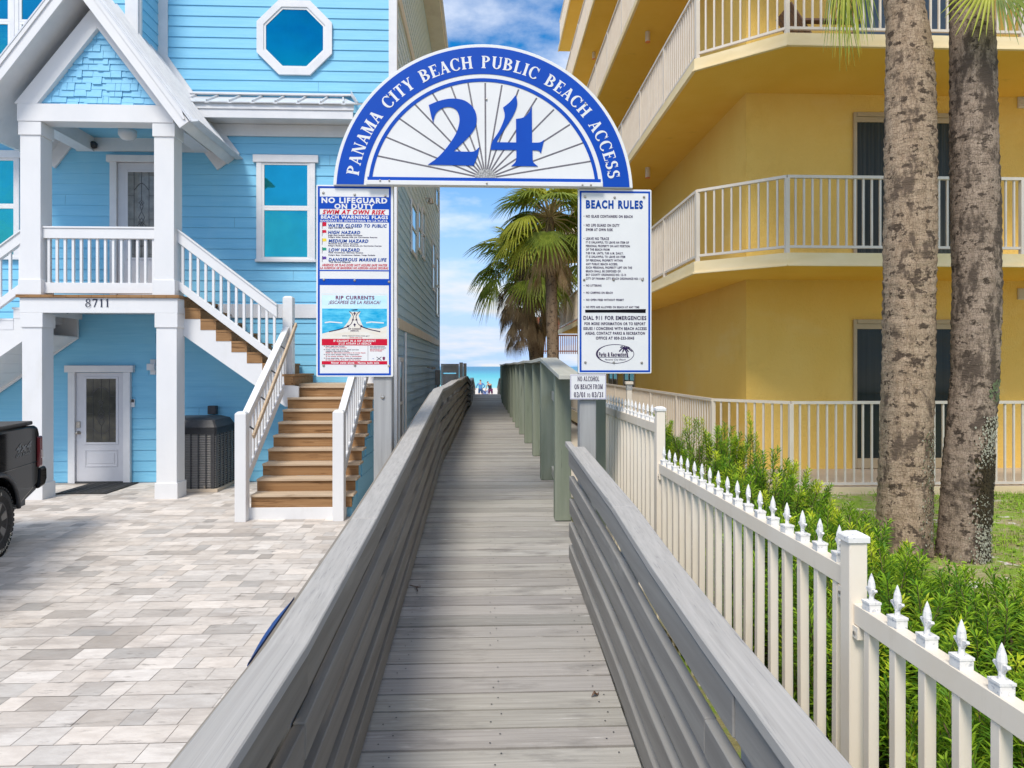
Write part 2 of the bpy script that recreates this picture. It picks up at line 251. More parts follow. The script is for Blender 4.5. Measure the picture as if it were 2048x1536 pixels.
# ------------------------------------------------------------------ mesh builder
class MB:
    def __init__(s): s.v = []; s.f = []; s.mi = []; s.tone = []
    def poly(s, pts, m=0, tone=1.0):
        k = len(s.v); s.v.extend([tuple(p) for p in pts]); s.f.append(tuple(range(k, k + len(pts)))); s.mi.append(m); s.tone.append(tone)
    def hexa(s, p, m=0, tone=1.0):
        k = len(s.v); s.v.extend([tuple(q) for q in p])
        for q in ((0, 3, 2, 1), (4, 5, 6, 7), (0, 1, 5, 4), (1, 2, 6, 5), (2, 3, 7, 6), (3, 0, 4, 7)):
            s.f.append(tuple(k + i for i in q)); s.mi.append(m); s.tone.append(tone)
    def box(s, x0, x1, y0, y1, z0, z1, m=0, tone=1.0):
        s.hexa(((x0, y0, z0), (x1, y0, z0), (x1, y1, z0), (x0, y1, z0), (x0, y0, z1), (x1, y0, z1), (x1, y1, z1), (x0, y1, z1)), m, tone)
    def bar(s, p, q, w, h, up=(0, 0, 1), m=0, w2=None, h2=None):
        p = Vector(p); q = Vector(q); d = (q - p).normalized(); up = Vector(up)
        a = d.cross(up)
        if a.length < 1e-4: a = d.cross(Vector((1, 0, 0)))
        a.normalize(); b = a.cross(d).normalized()
        w2 = w if w2 is None else w2; h2 = h if h2 is None else h2
        A = [p - a * w / 2 - b * h / 2, p + a * w / 2 - b * h / 2, p + a * w / 2 + b * h / 2, p - a * w / 2 + b * h / 2]
        B = [q - a * w2 / 2 - b * h2 / 2, q + a * w2 / 2 - b * h2 / 2, q + a * w2 / 2 + b * h2 / 2, q - a * w2 / 2 + b * h2 / 2]
        s.hexa(A + B, m)
    def sweep(s, secs, m=0, closed=True):
        """secs: list of rings with the same point count"""
        k = len(s.v); n = len(secs[0])
        for r in secs: s.v.extend([tuple(p) for p in r])
        for i in range(len(secs) - 1):
            for j in range(n):
                j2 = (j + 1) % n
                s.f.append((k + i * n + j, k + i * n + j2, k + (i + 1) * n + j2, k + (i + 1) * n + j)); s.mi.append(m); s.tone.append(1)
        if closed:
            s.f.append(tuple(k + j for j in reversed(range(n)))); s.mi.append(m); s.tone.append(1)
            s.f.append(tuple(k + (len(secs) - 1) * n + j for j in range(n))); s.mi.append(m); s.tone.append(1)
    def runY(s, pts, x0, x1, o0, o1, m=0):
        """rectangular section following a (Y, z) path, from o0 to o1 above the path"""
        s.sweep([[(x0, y, z + o0), (x1, y, z + o0), (x1, y, z + o1), (x0, y, z + o1)] for y, z in pts], m)
    def tube(s, pts, rad, n=10, m=0):
        pts = [Vector(p) for p in pts]
        if not hasattr(rad, '__len__'): rad = [rad] * len(pts)
        secs = []; prev = None
        for i, p in enumerate(pts):
            d = (pts[min(i + 1, len(pts) - 1)] - pts[max(i - 1, 0)]).normalized()
            a = prev if prev is not None else (Vector((1, 0, 0)) if abs(d.x) < .9 else Vector((0, 1, 0)))
            a = (a - d * a.dot(d)).normalized(); prev = a; b = d.cross(a)
            secs.append([p + (a * cos(2 * pi * j / n) + b * sin(2 * pi * j / n)) * rad[i] for j in range(n)])
        s.sweep(secs, m)
    def lathe(s, prof, c=(0, 0, 0), n=16, m=0, axis='Z'):
        secs = []
        for r, h in prof:
            ring = []
            for j in range(n):
                a = 2 * pi * j / n
                if axis == 'Z': ring.append((c[0] + r * cos(a), c[1] + r * sin(a), c[2] + h))
                elif axis == 'X': ring.append((c[0] + h, c[1] + r * cos(a), c[2] + r * sin(a)))
                else: ring.append((c[0] + r * cos(a), c[1] + h, c[2] + r * sin(a)))
            secs.append(ring)
        s.sweep(secs, m)
    def prism(s, poly, fn, c0, c1, m=0):
        k = len(s.v); n = len(poly)
        s.v.extend([tuple(fn(a, b, c0)) for a, b in poly]); s.v.extend([tuple(fn(a, b, c1)) for a, b in poly])
        s.f.append(tuple(range(k, k + n))); s.f.append(tuple(reversed(range(k + n, k + 2 * n))))
        for j in range(n): s.f.append((k + j, k + n + j, k + n + (j + 1) % n, k + (j + 1) % n))
        s.mi += [m] * (n + 2); s.tone += [1] * (n + 2)
    def build(s, name, mats, parent=None, bevel=0, smooth=False, recalc=True, local=False, loc=None, seg=1):
        brk = sorted(set(getattr(s, 'brk', [])))
        if len(brk) > 1 or (brk and brk[0] > 0):      # every line of writing is a part of its own
            cuts = ([0] if brk[0] > 0 else []) + brk + [len(s.f)]; o = None
            for a, b_ in zip(cuts, cuts[1:]):
                q = MB(); idx = {}
                for f in s.f[a:b_]:
                    nf = []
                    for i in f:
                        if i not in idx: idx[i] = len(q.v); q.v.append(s.v[i])
                        nf.append(idx[i])
                    q.f.append(tuple(nf)); q.mi.append(0); q.tone.append(1)
                if q.f: o = q.build(name, mats, parent, bevel, smooth, recalc, local, loc, seg)
            return o
        me = bpy.data.meshes.new(name)
        off = Vector((0, 0, 0))
        if loc is not None: off = Vector(loc)
        elif parent is not None and not local:
            q = parent
            while q is not None: off = off + Vector(q.location); q = q.parent
        me.from_pydata([(x - off.x, y - off.y, z - off.z) for x, y, z in s.v], [], s.f)
        if not isinstance(mats, (list, tuple)): mats = [mats]
        for m in mats: me.materials.append(m)
        if len(mats) > 1: me.polygons.foreach_set('material_index', s.mi)
        if any(t != 1.0 for t in s.tone) or 'tone' in name:
            at = me.color_attributes.new('tone', 'FLOAT_COLOR', 'CORNER'); buf = []
            for p, t in zip(me.polygons, s.tone):
                c = t if hasattr(t, '__len__') else (t, t, t)
                buf += [c[0], c[1], c[2], 1.0] * p.loop_total
            at.data.foreach_set('color', buf)
        if recalc:
            bm = bmesh.new(); bm.from_mesh(me); bmesh.ops.recalc_face_normals(bm, faces=bm.faces); bm.to_mesh(me); bm.free()
        if smooth: me.polygons.foreach_set('use_smooth', [True] * len(me.polygons))
        o = bpy.data.objects.new(name, me); COL.objects.link(o)
        if parent is not None: o.parent = parent
        if loc is not None: o.location = loc
        if bevel:
            b = o.modifiers.new('bevel', 'BEVEL'); b.width = bevel; b.segments = seg; b.limit_method = 'ANGLE'; b.angle_limit = radians(40)
        me.update(); return o

def tag(o, label=None, cat=None, group=None, kind=None):
    if label: o['label'] = label
    if cat: o['category'] = cat
    if group: o['group'] = group
    if kind: o['kind'] = kind
    return o
def thing(name, label, cat, loc=(0, 0, 0), rz=0, group=None):
    o = bpy.data.objects.new(name, None); COL.objects.link(o); o.location = loc; o.rotation_euler = (0, 0, rz)
    o.empty_display_size = .2
    return tag(o, label, cat, group)
def copy_tree(o, parent=None):
    c = o.copy(); COL.objects.link(c); c.parent = parent
    for ch in list(o.children): copy_tree(ch, c)
    return c
def clip(poly, a, b, c):
    """keep the part of a convex polygon where a*x+b*y<=c"""
    out = []
    for i in range(len(poly)):
        p, q = poly[i], poly[(i + 1) % len(poly)]
        dp, dq = a * p[0] + b * p[1] - c, a * q[0] + b * q[1] - c
        if dp <= 0: out.append(p)
        if dp * dq < 0:
            t = dp / (dp - dq); out.append((p[0] + (q[0] - p[0]) * t, p[1] + (q[1] - p[1]) * t))
    return out
def rot2(x, y, a): return x * cos(a) - y * sin(a), x * sin(a) + y * cos(a)

# ------------------------------------------------------------------ the setting: ground, sand, sea
DK = [(-2, 2.09), (2.9, 1.706), (8.9, 1.215), (13, 1.30), (20, 1.35), (27.5, 1.44), (30.3, 1.23)]     # metres below the camera
def deck_z(y): return CZ - lerp_path(DK, y)
g = MB()
ys = [-400, -60, -12, 30, 34, 50, 90, 130, 260]; zs = [-.02, -.02, -.02, -.02, -.45, -.72, -.80, -1.6, -6]
xs = [-600, -120, -30, -6, 6, 30, 120, 600]
for i in range(len(ys) - 1):
    for j in range(len(xs) - 1):
        g.poly([(xs[j], ys[i], zs[i]), (xs[j + 1], ys[i], zs[i]), (xs[j + 1], ys[i + 1], zs[i + 1]), (xs[j], ys[i + 1], zs[i + 1])])
tag(g.build('ground', SAND), kind='structure')
g = MB(); g.poly([(-20000, 84, -1.03), (20000, 84, -1.03), (20000, 40000, -1.03), (-20000, 40000, -1.03)])
tag(g.build('sea', SEA), kind='structure')
g = MB(); g.poly([(-200, -40, .0), (200, -40, .0), (200, -4.5, .0), (-200, -4.5, .0)]); g.box(-200, 200, -4.5, -4.35, -.02, .06)
tag(g.build('road', ASPH), kind='structure')

# paved driveway: every paver its own tone
g = MB(); g.poly([(-16, -4.3, .0), (-.70, -4.3, .0), (-.70, 13, .0), (-16, 13, .0)], 1, 1.0)
rp = random.Random(3); y = -4.3
while y < 12.98:
    hgt = rp.choice((.19, .20, .20, .25)); x = -16 + rp.uniform(0, .3)
    while x < -.72:
        ln = rp.choice((.15, .2, .24, .28, .33, .38))
        b = rp.random(); t = .84 + .20 * b
        if rp.random() < .17: t = rp.uniform(.60, .76)
        if rp.random() < .14: t = 1.10
        wm = rp.uniform(-.02, .02)
        x1 = min(x + ln, -.71); y1 = min(y + hgt, 12.99)
        if x1 - x > .03:
            gp = .002; z = .006 + rp.uniform(-.001, .001)
            if y < 2 and x < -9: z = .006
            g.poly([(x + gp, y + gp, z), (x1 - gp, y + gp, z), (x1 - gp, y1 - gp, z), (x + gp, y1 - gp, z)], 0, (t + wm, t, t - wm))
        x += ln
    y += hgt
tag(g.build('driveway_pavement', [PAVER, JOINT], recalc=False), kind='structure')

# lawn of the yellow building, raised above the drive
g = MB(); nx, ny = 44, 60; x0, x1, y0, y1 = .96, 16, -4.3, 9.0; rl = random.Random(5)
def lawn_z(x, y): return .44 + .02 * sin(x * 2.1 + 1) * cos(y * 1.7) + .012 * sin(5.1 * x + 2 * y)
vv = [[(x0 + (x1 - x0) * i / nx, y0 + (y1 - y0) * j / ny) for j in range(ny + 1)] for i in range(nx + 1)]
for i in range(nx):
    for j in range(ny):
        g.poly([(a, b, lawn_z(a, b)) for a, b in (vv[i][j], vv[i + 1][j], vv[i + 1][j + 1], vv[i][j + 1])])
g.box(.94, .96, -4.3, 13, -.02, .42)
tag(g.build('lawn', LAWN), kind='structure')
# grass blades in patches
g = MB(); rg = random.Random(11); cnt = 0
while cnt < 45000:
    x = rg.uniform(1.6, 9.5); y = rg.uniform(1.2, 8.98)
    pz = sin(x * 1.9 + .6) + sin(y * 2.3 + x) + sin(x * 3.7 - y * 2.9) * .7 + rg.uniform(-.9, .9)
    if pz < -.1: 
        if rg.random() > .10: continue
    z = lawn_z(x, y); h = rg.uniform(.02, .085); a = rg.uniform(0, 6.28); wd = rg.uniform(.003, .008); lx, ly = rg.uniform(-.04, .04), rg.uniform(-.04, .04)
    ca, sa = cos(a) * wd, sin(a) * wd
    g.poly([(x - ca, y - sa, z - .01), (x + ca, y + sa, z - .01), (x + lx + ca * .3, y + ly + sa * .3, z + h)], 0 if rg.random() < .8 else 1); cnt += 1
    if rg.random() < .12:      # broad low weed leaf
        r = rg.uniform(.012, .03)
        g.poly([(x + r * cos(q) + lx, y + r * sin(q) + ly, z + h * .6 + .2 * r * sin(2 * q)) for q in (0, 1.05, 2.1, 3.14, 4.2, 5.2)], 0); cnt += 1
tag(g.build('grass', [GR1, GR2], recalc=False), 'patchy green and dry grass on the sandy lawn round the palms', 'grass', kind='stuff')

# boardwalk deck
g = MB(); y = -2.0; rd = random.Random(9)
while y < 30.3:
    wd = .139; za = deck_z(y + .004); zb = deck_z(min(y + wd - .004, 30.3)); xr = .665 if y < 5.15 else .80
    t = rd.uniform(.82, 1.14); j = rd.uniform(-.002, .002); gp = rd.uniform(.001, .004)
    g.hexa(((-.66, y + gp, za - .03), (xr, y + gp, za - .03), (xr, y + wd, zb - .03), (-.66, y + wd, zb - .03),
            (-.66, y + gp, za + j), (xr, y + gp, za + j), (xr, y + wd, zb + j), (-.66, y + wd, zb + j)), 0, (t, t * rd.uniform(.985, 1.01), t * rd.uniform(.97, 1.01)))
    y += .148
for x in (-.60, .0, .60): g.runY([(yy, CZ - h) for yy, h in DK], x - .02, x + .02, -.19, -.036)
k = 0
while k < 14:      # stairs down to the sand beyond the end
    zt = deck_z(30.3) - .16 * (k + 1)
    g.box(-.58, .66, 30.36 + k * .30, 30.36 + k * .30 + .27, zt - .04, zt); k += 1
path = tag(g.build('boardwalk_path', DECKW), kind='structure')
g = MB(); y = -2.0; rn = random.Random(19)
while y < 12:
    for x in (-.47, -.43, .03, .07, .56, .59):
        if rn.random() < .8:
            yy = y + .04 + .06 * (x in (-.43, .07, .59)) + rn.uniform(-.01, .01); z = deck_z(yy) + .0035; r = .0045; xx = x + rn.uniform(-.012, .012)
            g.poly([(xx + r * cos(a), yy + r * sin(a), z) for a in (0, 1.05, 2.1, 3.14, 4.2, 5.24)])
    y += .148
tag(g.build('deck_screws', LEAD, path, recalc=False), kind='stuff')
# dry leaf litter under the palms
g = MB(); rn = random.Random(23)
for i in range(420):
    x = 4.0 + rn.gauss(0, .9); yy = 5.8 + rn.gauss(0, .9)
    if x < 1.3 or yy > 8.9: continue
    z = lawn_z(x, yy) + rn.uniform(.006, .03); a = rn.uniform(0, 6.28); l_ = rn.uniform(.03, .09); w_ = rn.uniform(.006, .014)
    ca, sa = cos(a), sin(a)
    g.poly([(x, yy, z), (x + ca * l_ * .5 - sa * w_, yy + sa * l_ * .5 + ca * w_, z + rn.uniform(0, .015)), (x + ca * l_, yy + sa * l_, z), (x + ca * l_ * .5 + sa * w_, yy + sa * l_ * .5 - ca * w_, z)])
tag(g.build('leaf_litter', FRD, recalc=False), 'dry brown leaf litter scattered on the lawn round the palm bases', 'leaf litter', kind='stuff')

# ------------------------------------------------------------------ boardwalk railings
LCAP = [(-1.9, .86), (1.38, .818), (2.04, .820), (3.31, .735), (5.0, .588), (6.6, .440), (8.5, .276), (10.6, .285), (13, .262), (15.5, .29), (18, .268), (20.6, .287), (25.0, .54), (29.4, .48), (30.3, .50), (35.5, 1.05)]
LC = [(y, CZ - h) for y, h in LCAP]
r = thing('wooden_railing', 'weathered grey board railing with flat cap along the left side of the boardwalk', 'railing', (-.6, 0, 0))
def cap_pieces(pts, x0, x1, name, mat, parent, joints):
    ys = [pts[0][0]] + joints + [pts[-1][0]]
    for a, b in zip(ys, ys[1:]):
        sub = [(a, lerp_path(pts, a))] + [p for p in pts if a < p[0] < b] + [(b - .004, lerp_path(pts, b))]
        m = MB(); m.runY(sub, x0, x1, -.038, 0); m.build(name, mat, parent, bevel=.004)
cap_pieces(LC, -.648, -.525, 'cap_board', RAILTOP, r, [3.33, 6.0, 9.3, 13, 17, 20.6, 25, 29.4])
OFF = [(.042, .160), (.240, .355), (.425, .540), (.61, .725), (.79, .905)]
rr = random.Random(2)
m = MB(); m.runY(LC, -.690, -.6655, -1.15, -.05); m.build('gap_backing', RAILW, r)  # unseen backing panel, added to make the gaps between rail boards dark
for k, (o0, o1) in enumerate(OFF):
    cuts = [-1.9, 2.06 - .02 * k, 8.4 + .05 * k, 14, 20.6, 29.4, 35.5]
    for a, b in zip(cuts, cuts[1:]):
        sub = [(a + .003, lerp_path(LC, a))] + [p for p in LC if a < p[0] < b] + [(b, lerp_path(LC, b))]
        j = rr.uniform(-.004, .004); dz = rr.uniform(-.006, .006)
        m = MB(); m.runY(sub, -.572 + j, -.533 + j, -o1 + dz, -o0 + dz); m.build('rail_board', RAILW, r, bevel=.004)
y = -1.2
while y < 35:
    m = MB(); zt = lerp_path(LC, y) - .04; zb = max(deck_z(min(y, 30)) - .5, -.7) if y < 30 else zt - 1.6
    m.box(-.664, -.5755, y, y + .09, zb, zt); m.build('post', POSTW, r); y += 1.62
RCAP = [(-1.9, .87), (1.2, .845), (2.04, .815), (2.7, .778), (3.46, .712), (4.4, .665), (5.28, .622)]
RC = [(y, CZ - h) for y, h in RCAP]
r = thing('wooden_railing', 'short weathered grey board railing in front of the white picket fence', 'railing', (.7, 0, 0))
cap_pieces(RC, .648, .770, 'cap_board', RAILTOP, r, [3.46])
m = MB(); m.runY([(5.285, RC[-1][1]), (5.54, RC[-1][1] + .012)], .648, .695, -.038, 0); m.build('cap_tip', RAILTOP, r, bevel=.003)
for k, (o0, o1) in enumerate(OFF):
    for a, b in ((-1.9, 1.78 + .25 * (k % 2)), (1.78 + .25 * (k % 2), 5.36)):
        sub = [(a + .003, lerp_path(RC, a))] + [p for p in RC if a < p[0] < b] + [(b, lerp_path(RC, b))]
        j = rr.uniform(-.004, .004); dz = rr.uniform(-.006, .006)
        m = MB(); m.runY(sub, .656 + j, .694 + j, -o1 + dz, -o0 + dz); m.build('rail_board', RAILR, r, bevel=.004)
for y in (-1.2, .4, 1.75, 3.4, 4.95):
    m = MB(); m.box(.6975, .768, y, y + .09, -.1, lerp_path(RC, y) - .04); m.build('post', POSTW, r)

# far right railing beyond the green screen, down the beach stairs
FC = [(30.6, CZ - .52), (36.0, CZ - 1.10)]
r = thing('wooden_railing', 'small brown stair railing going down to the beach beyond the green posts', 'railing', (.7, 31, 0))
for o0, o1 in OFF:
    m = MB(); m.runY(FC, .62, .66, -o1, -o0); m.build('rail_board', RAILW, r)
m = MB(); m.runY(FC, .60, .72, -.038, 0); m.build('cap_board', RAILTOP, r)
for y in (30.75, 33, 35.5):
    m = MB(); m.box(.6625, .75, y, y + .09, -1, lerp_path(FC, y) - .04); m.build('post', POSTW, r)

# tall green post screen
GC = [(5.705, CZ - .07), (7.7, CZ + .10), (9.3, CZ + .085), (11.2, CZ + .10), (13.1, CZ + .08), (15, CZ + .095), (18, CZ + .075), (21, CZ + .10), (25, CZ + .085), (30.2, CZ + .095)]
r = thing('timber_screen', 'tall green painted post screen with pale cap on the right of the boardwalk', 'screen', (.7, 6, 0))
m = MB(); m.runY(GC, .615, .81, -.04, 0); m.build('cap_board', GREENCAP, r, bevel=.004)
gy = [6.28, 7.8, 9.28, 11.2, 13.06, 14.6, 16.2, 17.9, 19.8, 21.6, 23.3, 25, 26.7, 28.4, 30.05]
for i, y in enumerate(gy):
    m = MB(); zt = lerp_path(GC, y + .14) - .042; zb = deck_z(y) + .003; d = .145 if i < 4 else .12
    j = rr.uniform(-.006, .006)
    m.box(.640 + j, .790 + j, y, y + d, zb, zt); m.build('post', GREENW, r, bevel=.005)
m = MB(); y = 7.95
while y < 30.1:
    m.box(.812, .835, y, y + .135, -.02, lerp_path(GC, y) - .045 - rr.uniform(0, .01)); y += .141
m.build('backing_boards', GREENW, r)
for a, b in ((6.43, 7.795), (7.95, 9.275)):
    for h in (.98, .12):
        m = MB(); z0 = deck_z(a) + h
        m.bar((.775, a, z0), (.775, b, deck_z(b) + h), .04, .09); m.build('rail', GREENCAP, r)
t = thing('timber_post', 'dark green timber post behind the right grey sign post', 'post', (.98, 5.95, .4))
m = MB(); m.box(.93, 1.055, 5.95, 6.07, .3, 2.25); m.build('shaft', GREENW, t, bevel=.004)
m = MB(); m.box(.925, 1.06, 5.945, 6.075, 2.25, 2.27); m.build('post_top', GREENCAP, t)

# ------------------------------------------------------------------ white picket fence (stepped panels)
fe = thing('picket_fence', 'cream white metal picket fence with spear finials stepping down beside the shrubs', 'fence', (1.15, 2, .4))
FX = 1.142; SP = .058
def fpost(Y, ztop, name='post'):
    p = MB(); p.box(FX, FX + SP, Y, Y + SP, .2, ztop - .022); o = p.build(name, VINYL, fe, bevel=.003)
    c = MB(); e = .006
    c.box(FX - e, FX + SP + e, Y - e, Y + SP + e, ztop - .030, ztop - .010)
    c.hexa(((FX - e, Y - e, ztop - .010), (FX + SP + e, Y - e, ztop - .010), (FX + SP + e, Y + SP + e, ztop - .010), (FX - e, Y + SP + e, ztop - .010),
            (FX + .012, Y + .012, ztop), (FX + SP - .012, Y + .012, ztop), (FX + SP - .012, Y + SP - .012, ztop), (FX + .012, Y + SP - .012, ztop)))
    q = c.build('post_cap', FINIAL, o, bevel=.002, loc=(0, 0, 0)); q.location = (0, 0, 0)
    for v in q.data.vertices: v.co -= Vector(fe.location)
    return o
def finial():
    f = MB(); b = .020
    f.box(-b, b, -b, b, 0, .026); f.box(-b - .002, b + .002, -b - .002, b + .002, .026, .034)
    f.lathe([(.0085, .034), (.0075, .058), (.0095, .066), (.0125, .084), (.0105, .103), (.0045, .124), (.0005, .134)], n=8)
    for a in (0, pi):      # the two side barbs
        sx = cos(a)
        f.prism([(.005, .050), (.012, .062), (.026, .074), (.023, .080), (.010, .078), (.004, .070)], lambda p, q, c: (c, sx * p, q), -.005, .005)
    return f
proto_f = None
def fpanel(y0, y1, zr, proto=[None, None]):
    rl = MB(); rl.box(FX + .012, FX + .052, y0, y1, zr - .066, zr); rl.build('top_rail', VINYL, fe, bevel=.003)
    bt = MB(); bt.box(FX + .012, FX + .052, y0, y1, .48, .53); bt.build('bottom_rail', VINYL, fe)
    n = round((y1 - y0) / .131); st = (y1 - y0) / n
    for i in range(n):
        yc = y0 + st * (i + .5)
        if proto[0] is None:
            p = MB(); p.box(-.016, .016, -.015, .015, -1.3, -.0665); proto[0] = p.build('picket', VINYL, None, bevel=.002)
            proto[1] = finial().build('finial', FINIAL, None, bevel=.0015)
            pk, fi = proto
        else:
            pk = proto[0].copy(); COL.objects.link(pk); fi = proto[1].copy(); COL.objects.link(fi)
        pk.rotation_euler = (random.uniform(-.004, .004), random.uniform(-.004, .004), 0); pk.parent = fe; pk.location = Vector((FX + .032, yc, zr)) - Vector(fe.location)
        fi.parent = pk; fi.location = (0, 0, 0); fi.scale = (.9, .9, random.uniform(.84, .90)); fi.rotation_euler = (0, 0, random.uniform(-.15, .15))
    for ye in (y0, y1 - .03):      # rail brackets with a screw
        b = MB(); b.box(FX + .008, FX + .056, ye, ye + .03, zr - .105, zr - .067); o = b.build('bracket', VINYL, fe)
        s = MB(); s.lathe([(.006, -.004), (.006, 0)], (FX + .008, ye + .015, zr - .088), 8, axis='X'); q = s.build('screw', STEEL, o, loc=(0, 0, 0))
        for v in q.data.vertices: v.co -= Vector(fe.location)
        q.location = (0, 0, 0)
Y1, Y2, Y3 = 2.10, 4.515, 6.95
fpost(Y1, CZ - .525); fpost(Y2, CZ - .268); fpost(Y3, CZ - .02); fpost(-.32, CZ - .64)
fpanel(-.262, Y1, CZ - .742); fpanel(Y1 + SP, Y2, CZ - .645); fpanel(Y2 + SP, Y3, CZ - .385)

# ------------------------------------------------------------------ lettering
def plane_map(Y):      # local (a, b, c) -> world, c = height of the print above the board face at Y
    return lambda a, b, c: (a, Y - c, b)
_tc = {}
def font_geo(s, bold=0, shear=0):
    bold *= 1.7
    key = (s, bold, shear)
    if key not in _tc:
        cu = bpy.data.curves.new('text', 'FONT'); cu.body = s; cu.offset = bold; cu.shear = shear; cu.resolution_u = 3; cu.space_character = 1.0 + bold * 4.5; cu.space_word = 1.1
        o = bpy.data.objects.new('text', cu); COL.objects.link(o)
        dg = bpy.context.evaluated_depsgraph_get(); me = bpy.data.meshes.new_from_object(o.evaluated_get(dg))
        _tc[key] = ([tuple(v.co) for v in me.vertices], [tuple(p.vertices) for p in me.polygons])
        bpy.data.objects.remove(o); bpy.data.curves.remove(cu); bpy.data.meshes.remove(me)
    return _tc[key]
_H = font_geo('H'); CAPH = max(v[1] for v in _H[0]) - min(v[1] for v in _H[0])
def text(mb, s, x0, x1, zb, cap, fn, c, bold=0, shear=0, m=0):
    """fit the string between x0 and x1 with its baseline at zb and capital height cap"""
    V, P = font_geo(s, bold, shear)
    if not hasattr(mb, 'brk'): mb.brk = []
    if len(s) > 1: mb.brk.append(len(mb.f))
    a = min(v[0] for v in V); b = max(v[0] for v in V); k = len(mb.v)
    for v in V: mb.v.append(tuple(fn(x0 + (v[0] - a) * (x1 - x0) / (b - a), zb + v[1] * cap / CAPH, c)))
    for p in P: mb.f.append(tuple(k + i for i in p)); mb.mi.append(m); mb.tone.append(1)

